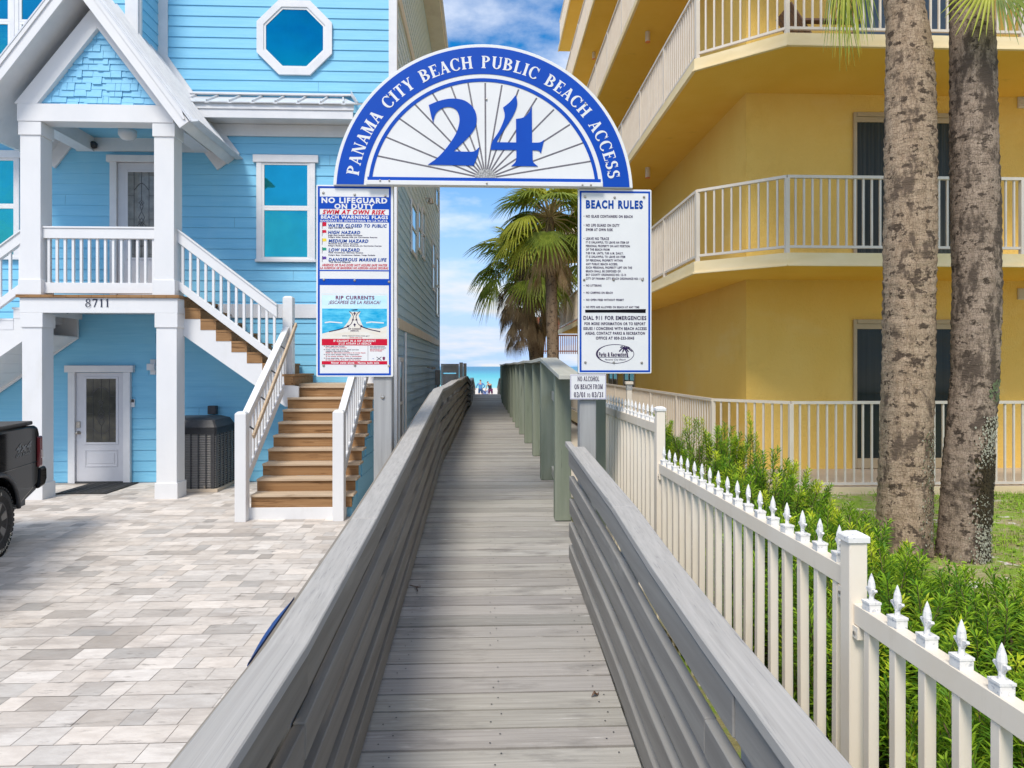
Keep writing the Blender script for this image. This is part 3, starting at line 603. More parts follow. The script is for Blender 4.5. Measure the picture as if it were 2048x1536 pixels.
# own serif / slab letters drawn from strokes in a unit-high cell
class Serif:
    def __init__(s, S=.165, T=.055, sf=.05, ex=.075): s.S, s.T, s.sf, s.ex = S, T, sf, ex
    def quad(s, a, b, wd):
        dx, dz = b[0] - a[0], b[1] - a[1]
        return [[(a[0] - wd / 2, a[1]), (a[0] + wd / 2, a[1]), (b[0] + wd / 2, b[1]), (b[0] - wd / 2, b[1])]]
    def bar(s, x0, x1, z, t): return [[(x0, z - t / 2), (x1, z - t / 2), (x1, z + t / 2), (x0, z + t / 2)]]
    def stem(s, x, wd, z0=0, z1=1, top=True, bot=True):
        o = s.quad((x, z0), (x, z1), wd); e = wd / 2 + s.ex
        if bot: o += [[(x - e, z0), (x + e, z0), (x + e, z0 + s.sf * .6), (x + wd / 2, z0 + s.sf * 1.4), (x - wd / 2, z0 + s.sf * 1.4), (x - e, z0 + s.sf * .6)]]
        if top: o += [[(x - e, z1), (x - e, z1 - s.sf * .6), (x - wd / 2, z1 - s.sf * 1.4), (x + wd / 2, z1 - s.sf * 1.4), (x + e, z1 - s.sf * .6), (x + e, z1)]]
        return o
    def arc(s, cx, cz, rx, rz, a0, a1, S=None, T=None):
        S = S or s.S; T = T or s.T; n = max(6, int(abs(a1 - a0) / 12)); out = []; pr = None
        for i in range(n + 1):
            a = radians(a0 + (a1 - a0) * i / n); t = T + (S - T) * abs(cos(a)) ** 1.5
            o = (cx + rx * cos(a), cz + rz * sin(a)); q = (cx + (rx - t) * cos(a), cz + (rz - t * .9 if rz > t else .01) * sin(a))
            if pr: out.append([pr[0], o, q, pr[1]])
            pr = (o, q)
        return out
    def glyph(s, ch):
        S, T, sf, ex = s.S, s.T, s.sf, s.ex; l = ex + S / 2; lt = ex + T / 2
        tick = lambda x, z0, z1, wd=.05: [[(x - wd, z0), (x, z0), (x, z1), (x - wd * .4, z1)]] if z1 > z0 else [[(x - wd * .4, z1), (x, z1), (x, z0), (x - wd, z0)]]
        if ch == 'I': return s.stem(l, S), 2 * ex + S
        if ch == 'H': return s.stem(l, S) + s.stem(l + .52, S) + s.bar(l, l + .52, .52, T * 1.2), 2 * l + .52
        if ch == 'N': return s.stem(lt, T, bot=True, top=False) + s.quad((lt + .02, 1), (lt + .52, 0), S) + s.bar(0, lt + .12, 1 - sf / 2, sf) + s.stem(lt + .56, T, top=True, bot=False), 2 * lt + .56
        if ch == 'M': return s.stem(lt, T, top=False) + s.quad((lt + .04, 1), (lt + .33, .02), S) + s.quad((lt + .62, 1), (lt + .33, .02), T) + s.stem(lt + .66, S) + s.bar(0, lt + .1, 1 - sf / 2, sf), lt + .66 + S / 2 + ex
        if ch == 'A': return s.quad((.10, 0), (.36, 1), T) + s.quad((.62, 0), (.36, 1), S) + s.bar(.18, .54, .33, T) + s.bar(0, .22, sf / 2, sf) + s.bar(.47, .75, sf / 2, sf), .75
        if ch == 'Y': return s.stem(.36, S, 0, .5, top=False) + s.quad((.36, .42), (.13, 1), S) + s.quad((.36, .42), (.60, 1), T) + s.bar(0, .28, 1 - sf / 2, sf) + s.bar(.48, .72, 1 - sf / 2, sf), .72
        if ch == 'T': return s.stem(.34, S, top=False) + s.bar(.02, .66, 1 - T / 2, T) + tick(.07, 1, .76, .05) + [[(.61, .76), (.66, .76), (.66, 1), (.63, 1)]], .68
        if ch == 'L': return s.stem(l, S) + s.bar(l, .62, T / 2, T) + [[(.57, 0), (.62, 0), (.62, .26), (.59, .26)]], .64
        if ch in 'EF':
            o = s.stem(l, S) + s.bar(l, .60, 1 - T / 2, T) + s.bar(l, .46, .52, T) + [[(.55, 1), (.56, .75), (.60, .75), (.60, 1)], [(.42, .40), (.46, .40), (.46, .64), (.42, .64)]]
            if ch == 'E': o += s.bar(l, .63, T / 2, T) + [[(.57, 0), (.63, 0), (.65, .28), (.61, .28)]]
            return o, .66
        if ch in 'PRB':
            o = s.stem(l, S); x = l + .08
            o += s.arc(x, .74, .40, .26, -90, 90) + s.bar(l, x + .02, 1 - T / 2, T) + s.bar(l, x + .02, .48 + T / 2, T)
            if ch == 'R': o += s.quad((x + .12, .5), (x + .42, 0), S) + s.bar(x + .32, x + .55, sf / 2, sf); return o, x + .56
            if ch == 'B': o += s.arc(x + .02, .27, .44, .27, -90, 90) + s.bar(l, x + .04, T / 2, T); return o, x + .50
            return o, x + .44
        if ch == 'C': return s.arc(.42, .5, .42, .52, 42, 318) + [[(.68, .66), (.73, .66), (.73, 1.0), (.70, 1.0)], [(.68, .80), (.72, .80), (.74, .86), (.66, .90)]], .76
        if ch in 'O0': return s.arc(.40 if ch == 'O' else .29, .5, .40 if ch == 'O' else .29, .52, 0, 360), .82 if ch == 'O' else .60
        if ch == 'U': return s.stem(l, S, .3, 1, bot=False) + s.stem(l + .50, T * 1.3, .3, 1, bot=False) + s.arc(l + .225, .32, .225 + S / 2, .34, 180, 360), l + .62
        if ch == 'S': return s.arc(.30, .74, .27, .28, 35, 270, S * .95, T * 1.4) + s.arc(.30, .27, .30, .29, 90, -150, S * .95, T * 1.4) + [[(.49, .70), (.53, .70), (.54, 1.0), (.51, 1.0)], [(.0, -.0), (.03, -.0), (.05, .30), (.01, .30)]], .62
        if ch == '1': return s.stem(.27, S, top=False) + [[(.06, .80), (.10, .78), (.27, .86), (.30, 1.0), (.24, 1.0)]], .50
        if ch == '3': return s.arc(.26, .75, .27, .26, 150, -90, S * .9, T * 1.3) + s.arc(.26, .27, .31, .28, 90, -150, S * .9, T * 1.3), .62
        if ch == '7': return s.bar(.02, .56, .93, T * 2.2) + s.quad((.20, 0), (.50, .93), S * .8) + [[(.02, .72), (.06, .72), (.09, .96), (.02, .96)]], .58
        if ch == '8': return s.arc(.30, .76, .25, .25, 0, 360, S * .8, T * 1.2) + s.arc(.30, .26, .30, .28, 0, 360, S * .9, T * 1.2), .62
        if ch == '/': return s.quad((.05, -.06), (.42, 1.06), T * 1.3), .47
        return [], .32
    def width(s, t, track): return sum(s.glyph(c)[1] + track for c in t) - track
def put_poly(mb, polys, fn, c, m=0, step=.00012):
    for i, p in enumerate(polys):
        mb.poly([fn(a, b, c + step * i) for a, b in p], m)
def serif_line(mb, font, s, x0, x1, zb, cap, fn, c, track=.09, m=0):
    wd = font.width(s, track); k = (x1 - x0) / wd; x = 0
    if not hasattr(mb, 'brk'): mb.brk = []
    mb.brk.append(len(mb.f))
    for ch in s:
        g, gw = font.glyph(ch)
        put_poly(mb, [[(x0 + (x + a) * k, zb + b * cap) for a, b in p] for p in g], fn, c, m); x += gw + track

# ------------------------------------------------------------------ sign posts and signs
SY = 5.53       # front face of the boards
def bolt(parent, x, z, Y, r=.009):
    b = MB(); b.lathe([(r, 0), (r, -.004), (r * .6, -.008), (.0005, -.009)], (x, Y, z), 10, axis='Y'); return b.build('bolt', STEEL, parent, smooth=False)
pt = atY(1024, 340, 5.6)[2]
for nm, xa, xb, lab in (('sign_post', -.904, -.757, 'square grey timber post carrying the left end of the arch sign'), ('sign_post', .770, .905, 'square grey timber post carrying the right end of the arch sign')):
    t = thing(nm, lab, 'post', ((xa + xb) / 2, 5.62, 0), group=None)
    m = MB(); m.box(xa, xb, 5.556, 5.695, -.05, pt); m.build('shaft', POSTW, t, bevel=.006)
    for z, x in ((atY(768, 794, 5.556)[2], (xa + xb) / 2),):
        b = MB(); b.lathe([(.017, .0), (.017, -.005), (.012, -.012), (.0005, -.014)], (x, 5.556, z), 12, axis='Y'); b.build('carriage_bolt', STEEL, t)

# -- arch
t = thing('arch_sign', 'half round blue and white sign reading 24 spanning the boardwalk entrance', 'sign', (-.1, SY, 2.9))
YA = 5.505
ctr = atY(968.5, 388, YA); K = (atY(1268, 388, YA)[0] - atY(668, 388, YA)[0]) / 600.0      # metres per photo pixel on the board
zbot = ctr[2] + 15.0 * K
fa = plane_map(YA)
def A(px, py): return (ctr[0] + (px - 968.5) * K, ctr[2] + (388 - py) * K)
def arcpts(R, n=72, zb=None, cx=0):
    zb = zbot if zb is None else zb; a0 = math.asin(max(-1, min(1, (zb - ctr[2]) / (R * K))))
    return [(ctr[0] + cx + R * K * cos(a0 + (pi - 2 * a0) * i / n), ctr[2] + R * K * sin(a0 + (pi - 2 * a0) * i / n)) for i in range(n + 1)]
def band(mb, R0, R1, c0, c1, zb=None, n=72, m=0):
    o = arcpts(R0, n, zb); i = arcpts(R1, n, zb)
    for k in range(n):
        mb.hexa([fa(*o[k], c0), fa(*o[k + 1], c0), fa(*i[k + 1], c0), fa(*i[k], c0), fa(*o[k], c1), fa(*o[k + 1], c1), fa(*i[k + 1], c1), fa(*i[k], c1)], m)
m = MB(); m.prism(arcpts(300), fa, -.042, 0); m.build('board', SWHITE, t, bevel=.003)
m = MB(); band(m, 293.5, 240, .0005, .003, zbot + .0 + 1.5 * K); m.build('blue_band', SBLUE, t)
m = MB(); band(m, 231.5, 224.5, .0005, .0035, zbot + 17 * K)
bx0 = A(736.5, 0)[0]; bx1 = A(1203, 0)[0]
m.box(bx0, bx1, YA - .0034, YA - .0005, A(0, 363)[1], A(0, 356)[1]); m.build('inner_frame', SBLUE, t)
m = MB(); m.box(A(735, 0)[0], A(1206, 0)[0], YA - .028, YA - .0003, zbot, A(0, 364)[1]); m.build('bottom_ledge', SWHITE, t, bevel=.003)
m = MB(); hub = A(971.5, 357)
ends = [(425, 697), (470, 592), (540, 487), (627, 408), (727, 350), (830, 313), (922, 292), (1016, 290), (1108, 300), (1200, 322), (1300, 368), (1395, 430), (1483, 512), (1557, 612), (1602, 713)]
for ex, ez in ends:
    q = A(600 + ex / 2.743, 60 + ez / 2.743); d = Vector((q[0] - hub[0], q[1] - hub[1])).normalized(); nrm = Vector((-d.y, d.x))
    p0 = Vector(hub) + d * 12 * K
    for off, hw in ((-1.15, .55), (1.15, .55), (0, .35)):
        a = p0 + nrm * off * K * .9; b = Vector(q) + nrm * off * K * .9; hh = hw * K
        m.poly([fa(*(a - nrm * hh), .0006), fa(*(a + nrm * hh), .0006), fa(*(b + nrm * hh), .0006), fa(*(b - nrm * hh), .0006)])
m.build('spokes', SGREY, t, recalc=False)
m = MB(); m.poly([fa(hub[0] + 22 * K * cos(a), hub[1] + 19 * K * sin(a), .0009) for a in [pi * i / 18 for i in range(19)]]); m.build('hub', HUBG, t, recalc=False)
def smooth_poly(pts):
    """points flagged 1 are corners; between corners a Catmull-Rom curve"""
    n = len(pts); out = []
    for i in range(n):
        p0, p1, p2, p3 = pts[i - 1], pts[i], pts[(i + 1) % n], pts[(i + 2) % n]
        out.append((p1[0], p1[1]))
        if p1[2] and p2[2]: continue
        a = p1 if p1[2] else p0; d = p2 if p2[2] else p3
        for k in (1, 2, 3):
            u = k / 4.0; c = []
            for j in (0, 1):
                m0 = (p2[j] - a[j]) * (.5 if not p1[2] else 1); m1 = (d[j] - p1[j]) * (.5 if not p2[2] else 1)
                c.append((2 * u**3 - 3 * u**2 + 1) * p1[j] + (u**3 - 2 * u**2 + u) * m0 + (-2 * u**3 + 3 * u**2) * p2[j] + (u**3 - u**2) * m1)
            out.append(tuple(c))
    return out
two = [(358, 775, 1), (430, 745, 0), (500, 728, 0), (570, 727, 0), (632, 745, 0), (682, 790, 0), (706, 850, 0), (700, 925, 0), (660, 990, 0), (602, 1050, 0), (540, 1110, 1), (640, 1112, 0), (690, 1108, 0), (727, 1077, 1), (715, 1135, 0), (685, 1213, 1), (352, 1210, 1), (420, 1160, 0), (480, 1095, 0), (540, 1010, 0), (570, 945, 0), (582, 880, 0), (570, 825, 0), (540, 795, 0), (495, 787, 0), (450, 800, 0), (412, 833, 0), (396, 875, 0), (391, 905, 1), (378, 865, 0)]
four = [(993, 693, 1), (1001, 722, 0), (1003, 765, 0), (983, 825, 0), (940, 900, 0), (890, 975, 0), (852, 1040, 1), (996, 1040, 1), (995, 868, 1), (1052, 855, 0), (1090, 818, 0), (1111, 772, 1), (1113, 1040, 1), (1170, 1037, 0), (1202, 1018, 1), (1190, 1065, 0), (1178, 1117, 1), (1160, 1098, 0), (1116, 1095, 1), (1118, 1170, 0), (1130, 1192, 0), (1156, 1213, 1), (960, 1213, 1), (985, 1190, 0), (996, 1165, 0), (998, 1095, 1), (808, 1096, 1), (822, 1035, 0), (870, 960, 0), (905, 880, 0), (912, 835, 0), (900, 786, 1), (950, 745, 0)]
m = MB()
for sh in (two, four): m.prism([A(760 + x / 3.657, y / 3.657) for x, y in smooth_poly(sh)], fa, .0012, .006)
m.build('number_24', SBLUE, t)
SER = Serif(.20, .085, .065, .07)
m = MB(); txt = 'PANAMA CITY BEACH PUBLIC BEACH ACCESS'; Rb = 251.5; ch = 24.5; a0, a1 = radians(172.2), radians(7.4)
tr = .12; wd = sum((SER.glyph(c)[1] if c != ' ' else .48) + tr for c in txt) - tr; k = (a0 - a1) / wd; x = 0
for c in txt:
    gl, gw = SER.glyph(c)
    if c == ' ': gw = .48
    am = a0 - (x + gw / 2) * k; R = Rb * K
    sc = 1.0 * k * (Rb + ch / 2) * K
    def fpl(a, b, cc, am=am, gw=gw, sc=sc):
        lx = (a - gw / 2) * sc; r = R + b * ch * K
        return fa(ctr[0] + r * cos(am) + lx * sin(am), ctr[2] + r * sin(am) - lx * cos(am), cc)
    put_poly(m, gl, fpl, .0034); x += gw + tr
m.build('lettering', SWHITE, t, recalc=False)
for px, py in ((762.5, 365), (780.5, 365), (973.5, 368.5), (1165, 369.5), (1182, 369.5)): q = A(px, py); bolt(t, q[0], q[1], YA - .028, .008)
for px, py in ((781, 194), (973, 199), (1172, 204)): q = A(px, py); bolt(t, q[0], q[1], YA - .003, .008)

class Board:
    """a sign board measured in the pixels of an enlarged view of it"""
    def __init__(s, name, label, x0, x1, ya, yb, pl, pr, pt_, pb, Y, r=10):
        s.tl = atY(pl, pt_, Y); s.br = atY(pr, pb, Y); s.x0, s.x1, s.ya, s.yb = x0, x1, ya, yb; s.Y = Y
        s.t = thing(name, label, 'sign', ((s.tl[0] + s.br[0]) / 2, Y, s.br[2])); s.fn = plane_map(Y)
        m = MB(); c = []
        for cx, cy, a in ((x0 + r, ya + r, 180), (x1 - r, ya + r, 270), (x1 - r, yb - r, 0), (x0 + r, yb - r, 90)):
            for i in range(5): q = radians(a + 22.5 * i); c.append(s.p(cx + r * cos(q), cy + r * sin(q)))
        m.prism(c, s.fn, -.018, 0); m.build('board', SWHITE, s.t, bevel=.0015)
    def p(s, x, y): return (s.tl[0] + (x - s.x0) / (s.x1 - s.x0) * (s.br[0] - s.tl[0]), s.tl[2] + (y - s.ya) / (s.yb - s.ya) * (s.br[2] - s.tl[2]))
    def rect(s, mb, xa, ya, xb, yb, c0=.0003, c1=.0010, m=0):
        a = s.p(xa, ya); b = s.p(xb, yb); mb.box(a[0], b[0], s.Y - c1, s.Y - c0, b[1], a[1], m)
    def text(s, mb, t, xa, xb, base, cap, c=.0016, bold=0, shear=0, m=0):
        a = s.p(xa, base); b = s.p(xb, base - cap); text(mb, t, a[0], b[0], a[1], b[1] - a[1], s.fn, c, bold, shear, m)
    def bolts(s, pts):
        for x, y in pts: q = s.p(x, y); bolt(s.t, q[0], q[1], s.Y - .0012, .010)
    def frame(s, name, xa, ya, xb, yb, wdt, mat, c0=.0003, c1=.0010):
        m = MB(); s.rect(m, xa, ya, xb, ya + wdt, c0, c1); s.rect(m, xa, yb - wdt, xb, yb, c0, c1)
        s.rect(m, xa, ya + wdt, xa + wdt, yb - wdt, c0, c1); s.rect(m, xb - wdt, ya + wdt, xb, yb - wdt, c0, c1); return m.build(name, mat, s.t)

# -- left board: warning flags and rip currents
b = Board('warning_sign', 'tall white sign with no lifeguard warning flags and rip currents poster', 40, 626, 34, 1474, 632.5, 786.5, 369.5, 753.5, 5.535)
b.frame('blue_border', 52, 44, 608, 1463, 15, SBLUE)
for ya_, yb_ in ((122, 214), (258, 314), (672, 681), (738, 786)): m = MB(); b.rect(m, 67, ya_, 593, yb_); m.build('blue_panel', SBLUE, b.t)
m = MB(); b.text(m, 'NO LIFEGUARD', 80, 580, 168, 37, bold=.026); b.text(m, 'ON DUTY', 178, 482, 211, 34, bold=.026); b.text(m, 'BEACH WARNING FLAGS', 76, 586, 287, 23, bold=.024); b.text(m, 'BANDERAS DE ADVERTENSIA EN LA PLAYA', 72, 584, 310, 14, bold=.014); m.build('white_lettering', SWHITE, b.t, recalc=False)
m = MB(); b.text(m, 'SWIM AT OWN RISK', 88, 568, 252, 30, bold=.026, shear=.25)
b.text(m, 'ABSENCE OF FLAG DOES NOT ASSURE SAFE WATER', 82, 580, 643, 16, bold=.016, shear=.3); b.text(m, 'LA AUSENCIA DE BANDERAS NO ASEGURA AGUAS SEGURAS', 70, 588, 665, 16, bold=.016, shear=.3); m.build('red_lettering', SRED, b.t, recalc=False)
m = MB()
for s_, xa, xb, z in (('WATER CLOSED TO PUBLIC', 131, 578, 351), ('HIGH HAZARD', 129, 374, 402), ('MEDIUM HAZARD', 133, 436, 466), ('LOW HAZARD', 133, 370, 533), ('DANGEROUS MARINE LIFE', 133, 576, 606)): b.text(m, s_, xa, xb, z, 23, bold=.022, shear=.2)
m.build('hazard_lettering', SNAVY, b.t, recalc=False)
m = MB()
for s_, xa, xb, z in (('Agua Cerrada al Publico', 131, 318, 360), ('High Surf and/or Strong Currents', 131, 390, 416), ('Peligro Alto, Resaca Alta y/o Corrientes Fuertes', 131, 504, 430), ('Moderate Surf and/or Currents', 133, 358, 479), ('Peligro Medio, Resaca Moderada y/o Corrientes Fuertes', 131, 536, 494), ('Calm Conditions, Exercise Caution', 133, 396, 546), ('Peligro Bajo, Condiciones Calmas, Tenga Cuidado', 133, 488, 564), ('Vida Marina Peligrosa', 138, 300, 617)): b.text(m, s_, xa, xb, z, 8, bold=.03)
for z in (346, 402, 465, 530, 596): b.rect(m, 84, z - 28, 87, z + 18, .0003, .0008)
m.build('small_lettering', SINK, b.t, recalc=False)
for z, mt, h in ((312, SRED, 36), (371, SRED, 27), (434, SYEL, 28), (503, SGREEN, 27), (570, SPUR, 26)):
    m = MB(); pts = [(88, z), (98, z + 3), (108, z + 1), (117, z + 6), (116, z + h - 2), (106, z + h - 6), (97, z + h - 2), (88, z + h - 4)]
    m.prism([b.p(*q) for q in pts], b.fn, .0003, .0011); m.build('flag_mark', mt, b.t)
b.frame('poster_edge', 82, 850, 580, 1384, 2.5, SSKY, .0003, .0008)
m = MB(); b.rect(m, 84.5, 930, 577.5, 962); b.rect(m, 84.5, 862, 577.5, 930, .0003, .0006); m.build('poster_sky', SSKY, b.t)
m = MB(); m.prism([b.p(*q) for q in ((84.5, 962), (577.5, 962), (577.5, 1092), (520, 1112), (400, 1105), (380, 1060), (362, 1015), (378, 985), (290, 985), (306, 1015), (280, 1062), (240, 1112), (140, 1135), (84.5, 1150))], b.fn, .0003, .0010); m.build('poster_water', SAQUA, b.t)
m = MB(); m.prism([b.p(*q) for q in ((84.5, 1151), (140, 1136), (240, 1113), (281, 1063), (307, 1015), (291, 986), (377, 986), (361, 1015), (379, 1060), (399, 1106), (520, 1113), (577.5, 1093), (577.5, 1188), (84.5, 1188))], b.fn, .0003, .0009); m.build('poster_sand', SSAND, b.t)
m = MB()      # current arrows
def curve_strip(mb, pts, wdt, c=.0016):
    pts = [Vector((x, y)) for x, y in pts]
    for i in range(len(pts) - 1):
        d = (pts[i + 1] - pts[i]).normalized(); n_ = Vector((-d.y, d.x)) * wdt / 2
        q = [pts[i] - n_, pts[i] + n_, pts[i + 1] + n_, pts[i + 1] - n_]
        mb.poly([b.fn(*b.p(*v), c) for v in q])
for sgn in (-1, 1):
    X = lambda v: 332 + sgn * v
    curve_strip(m, [(X(195), 1135), (X(120), 1120), (X(52), 1098)], 7); curve_strip(m, [(X(52), 1098), (X(25), 1075), (X(13), 1045)], 5)
    curve_strip(m, [(X(13), 1045), (X(10), 1020), (X(20), 998), (X(42), 982)], 5)
    m.poly([b.fn(*b.p(*v), .0017) for v in ((X(62), 1094), (X(40), 1106), (X(48), 1084))]); m.poly([b.fn(*b.p(*v), .0017) for v in ((X(4), 1050), (X(22), 1050), (X(13), 1032))])
for z in (1085, 1000): curve_strip(m, [(332, z + 12), (332, z)], 8); m.poly([b.fn(*b.p(*v), .0017) for v in ((320, z), (344, z), (332, z - 14))])
b.text(m, 'RIP CURRENT', 284, 382, 1119, 9, bold=.03); b.text(m, '(RESACA)', 300, 362, 1133, 9, bold=.03); b.text(m, 'www.ripcurrents.noaa.gov', 236, 446, 1170, 8, bold=.02)
for s_, xa, xb, z in (("Don't fight the current", 112, 256, 1248), ('Swim with the shore, until current', 112, 364, 1274), ('weakens, then swim to shore', 112, 286, 1286), ("If you can't escape, float or tread water", 112, 366, 1310), ('If you need help, call or wave for assistance', 112, 382, 1338), ('More information about', 450, 560, 1250), ('rip currents can be found', 450, 570, 1260)): b.text(m, s_, xa, xb, z, 7, bold=.02)
m.poly([b.fn(*b.p(x, y), .0016) for x, y in ((300, 972), (330, 968), (356, 966), (350, 974), (322, 976))])
b.rect(m, 432, 1240, 434, 1352, .0004, .0009)
for z in (1245, 1271, 1307, 1335): b.rect(m, 98, z - 4, 104, z + 2, .0004, .0009)
m.build('poster_ink', SINK, b.t, recalc=False)
m = MB(); b.text(m, 'RIP CURRENTS', 188, 482, 892, 25, bold=.02); b.text(m, '\u00a1ESC\u00c1PESE DE LA RESACA!', 134, 528, 927, 24, bold=.008, shear=.25); m.build('poster_title', SMAR, b.t, recalc=False)
m = MB(); b.rect(m, 82, 1190, 580, 1238); b.rect(m, 82, 1356, 580, 1382); m.build('poster_red_bars', SRED, b.t)
m = MB(); b.text(m, 'IF CAUGHT IN A RIP CURRENT', 171, 494, 1212, 15, bold=.02); b.text(m, 'SI LO ATRAPA LA RESACA', 208, 458, 1232, 15, bold=.014, shear=.25); b.text(m, 'Never swim alone - Nunca nade solo', 154, 518, 1376, 15, bold=.02)
for xa in (104, 420):      # wave crests
    curve_strip(m, [(xa, 1068), (xa + 40, 1062), (xa + 90, 1066), (xa + 134, 1069)], 9, .0013)
m.build('poster_white_lettering', SWHITE, b.t, recalc=False)
m = MB()
for s_, xa, xb, z in (('www.usla.org', 292, 390, 1183), ('No luche contra la corriente', 112, 270, 1259), ('Nade en direccion paralela a la costa hasta', 112, 414, 1297), ('Si no puede escapar, flote o mantengase', 112, 386, 1323), ('Si necesita ayuda, grite o agite los brazos', 112, 376, 1350), ('Mas informacion acerca', 450, 556, 1272), ('de las corrientes', 450, 540, 1282)): b.text(m, s_, xa, xb, z, 7, bold=.02)
m.build('poster_red_lettering', SRED, b.t, recalc=False)
m = MB(); q = b.p(472, 1338); m.poly([b.fn(q[0] + .0048 * cos(a) * .9, q[1] + .0048 * sin(a) * .9, .0012) for a in [2 * pi * i / 16 for i in range(16)]]); m.build('round_emblem', SBLUE, b.t, recalc=False)
m = MB(); m.poly([b.fn(*b.p(x, y), .0014) for x, y in ((460, 1333), (472, 1340), (486, 1332), (473, 1347))]); m.build('emblem_bird', SWHITE, b.t, recalc=False)
m = MB(); curve_strip(m, [(498, 1324), (536, 1352)], 4, .0012); curve_strip(m, [(536, 1324), (498, 1352)], 4, .0013); m.build('crossed_emblem', NAVY, b.t, recalc=False)
m = MB(); m.prism([b.p(x, y) for x, y in ((544, 1326), (554, 1323), (564, 1326), (563, 1342), (554, 1352), (545, 1342))], b.fn, .0003, .0012); m.build('arrowhead_emblem', SMAR, b.t)
b.bolts(((94, 94), (332, 106), (565, 112), (98, 745), (332, 750), (594, 760), (96, 1389), (334, 1388), (594, 1392)))

# -- right board: beach rules
b = Board('beach_rules_sign', 'tall white sign with blue border headed beach rules', 91, 592, 62, 1320, 1156.5, 1303, 378, 747, 5.535, 10)
b.frame('blue_border', 100, 74, 583, 1311, 13, SBLUE)
m = MB(); b.text(m, 'BEACH RULES', 143, 533, 191, 50, bold=.032); m.build('heading', SNAVY, b.t, recalc=False)
m = MB()
for s_, xa, xb, z, cp in (('NO GLASS CONTAINERS ON BEACH', 143, 462, 256, 17), ('NO LIFE GUARD ON DUTY', 143, 373, 317, 17), ('SWIM AT OWN RISK', 143, 328, 347, 17), ('LEAVE NO TRACE', 143, 300, 408, 17), ('IT IS UNLAWFUL TO LEAVE AN ITEM OF', 143, 437, 432, 14), ('PERSONAL PROPERTY ON ANY PORTION', 143, 443, 457, 14), ('OF THE BEACH FROM', 143, 304, 481, 14), ('7:00 P.M. UNTIL 7:00 A.M. DAILY.', 143, 399, 506, 14), ('IT IS UNLAWFUL TO LEAVE AN ITEM', 143, 411, 530, 14), ('OF PERSONAL PROPERTY WITHIN', 143, 394, 555, 14), ('ANY PUBLIC BEACH ACCESS.', 143, 361, 580, 14), ('SUCH PERSONAL PROPERTY LEFT ON THE', 143, 458, 604, 14), ('BEACH SHALL BE DISPOSED OF.', 143, 384, 629, 14), ('BAY COUNTY ORDINANCE NO: 12-14', 143, 417, 653, 14), ('CITY OF PANAMA CITY BEACH ORDINANCE NO: 1162', 143, 540, 679, 14), ('NO LITTERING', 144, 249, 726, 13), ('NO CAMPING ON BEACH', 144, 326, 775, 13), ('NO OPEN FIRES WITHOUT PERMIT', 144, 402, 824, 13), ('NO PETS ARE ALLOWED ON BEACH AT ANY TIME', 144, 508, 873, 13), ('DIAL 911 FOR EMERGENCIES', 126, 556, 953, 25), ('FOR MORE INFORMATION OR TO REPORT', 133, 550, 989, 18), ('ISSUES / CONCERNS WITH BEACH ACCESS', 126, 558, 1022, 18), ('AREAS, CONTACT PARKS & RECREATION', 138, 547, 1054, 18), ('OFFICE AT 850-233-5045', 211, 473, 1087, 18)): b.text(m, s_, xa, xb, z, cp, bold=.021)
for z in (247, 308, 399, 720, 769, 818, 867): q = b.p(130, z); m.poly([b.fn(q[0] + .0034 * cos(a), q[1] + .0034 * sin(a), .0012) for a in [pi * i / 5 for i in range(10)]])
m.build('rules_lettering', SINK, b.t, recalc=False)
m = MB(); m.prism([b.p(x, y) for x, y in ((137, 885), (300, 884), (553, 879), (551, 906), (330, 904), (139, 905))], b.fn, .0003, .0012); m.build('black_strike_bar', BLACKBAR, b.t)
m = MB()      # oval emblem with palm
for i in range(48):
    a, c = 2 * pi * i / 48, 2 * pi * (i + 1) / 48
    t0 = 4 + 9 * max(0, -cos(a)); t1 = 4 + 9 * max(0, -cos(c))
    m.poly([b.fn(*b.p(342 + R_ * cos(q), 1186 + R2 * sin(q)), .0010) for q, R_, R2 in ((a, 131, 66), (c, 131, 66), (c, 131 - t1, 66 - 4), (a, 131 - t0, 66 - 4))])
b.text(m, 'Parks & Recreation', 232, 418, 1203, 27, bold=.024); b.text(m, 'Panama City Beach', 272, 414, 1230, 11, shear=.3)
curve_strip(m, [(428, 1210), (424, 1180), (408, 1150)], 9, .0012)
for dx_, dz_, mz in ((-38, 22, -12), (-30, -6, -20), (0, -18, -14), (34, -4, -18), (52, 22, -12), (-14, 26, -2), (26, 24, -2)): curve_strip(m, [(408, 1148), (408 + dx_ * .5, 1148 + dz_ * .3 + mz * .5), (408 + dx_, 1148 + dz_)], 8, .0013 + random.random() * .0002)
b.rect(m, 226, 1208, 440, 1211, .0004, .0009)
m.build('oval_emblem', SINK, b.t, recalc=False)
b.bolts(((137, 114), (339, 118), (540, 113), (131, 681), (332, 680), (529, 679), (139, 1244), (333, 1244), (524, 1246)))

# -- small board: no alcohol
b = Board('no_alcohol_sign', 'small white sign reading no alcohol on beach from 03/01 to 03/31', 37, 281, 1325, 1498, 1140.5, 1212.5, 748.5, 799, 5.525, 4)
b.frame('thin_border', 40, 1329, 278, 1494, 2, SPUR)
SLB = Serif(.20, .13, .11, .06); m = MB()
for s_, xa, xb, z in (('NO ALCOHOL', 86, 234, 1372), ('ON BEACH FROM', 65, 257, 1426)): p0 = b.p(xa, z); p1 = b.p(xb, z - 32); serif_line(m, SLB, s_, p0[0], p1[0], p0[1], p1[1] - p0[1], b.fn, .0012)
p0 = b.p(62, 1481); p1 = b.p(140, 1447); serif_line(m, SLB, '03/01', p0[0], p1[0], p0[1], p1[1] - p0[1], b.fn, .0012)
p0 = b.p(150, 1481); p1 = b.p(172, 1457); serif_line(m, SLB, 'TO', p0[0], p1[0], p0[1], p1[1] - p0[1], b.fn, .0012)
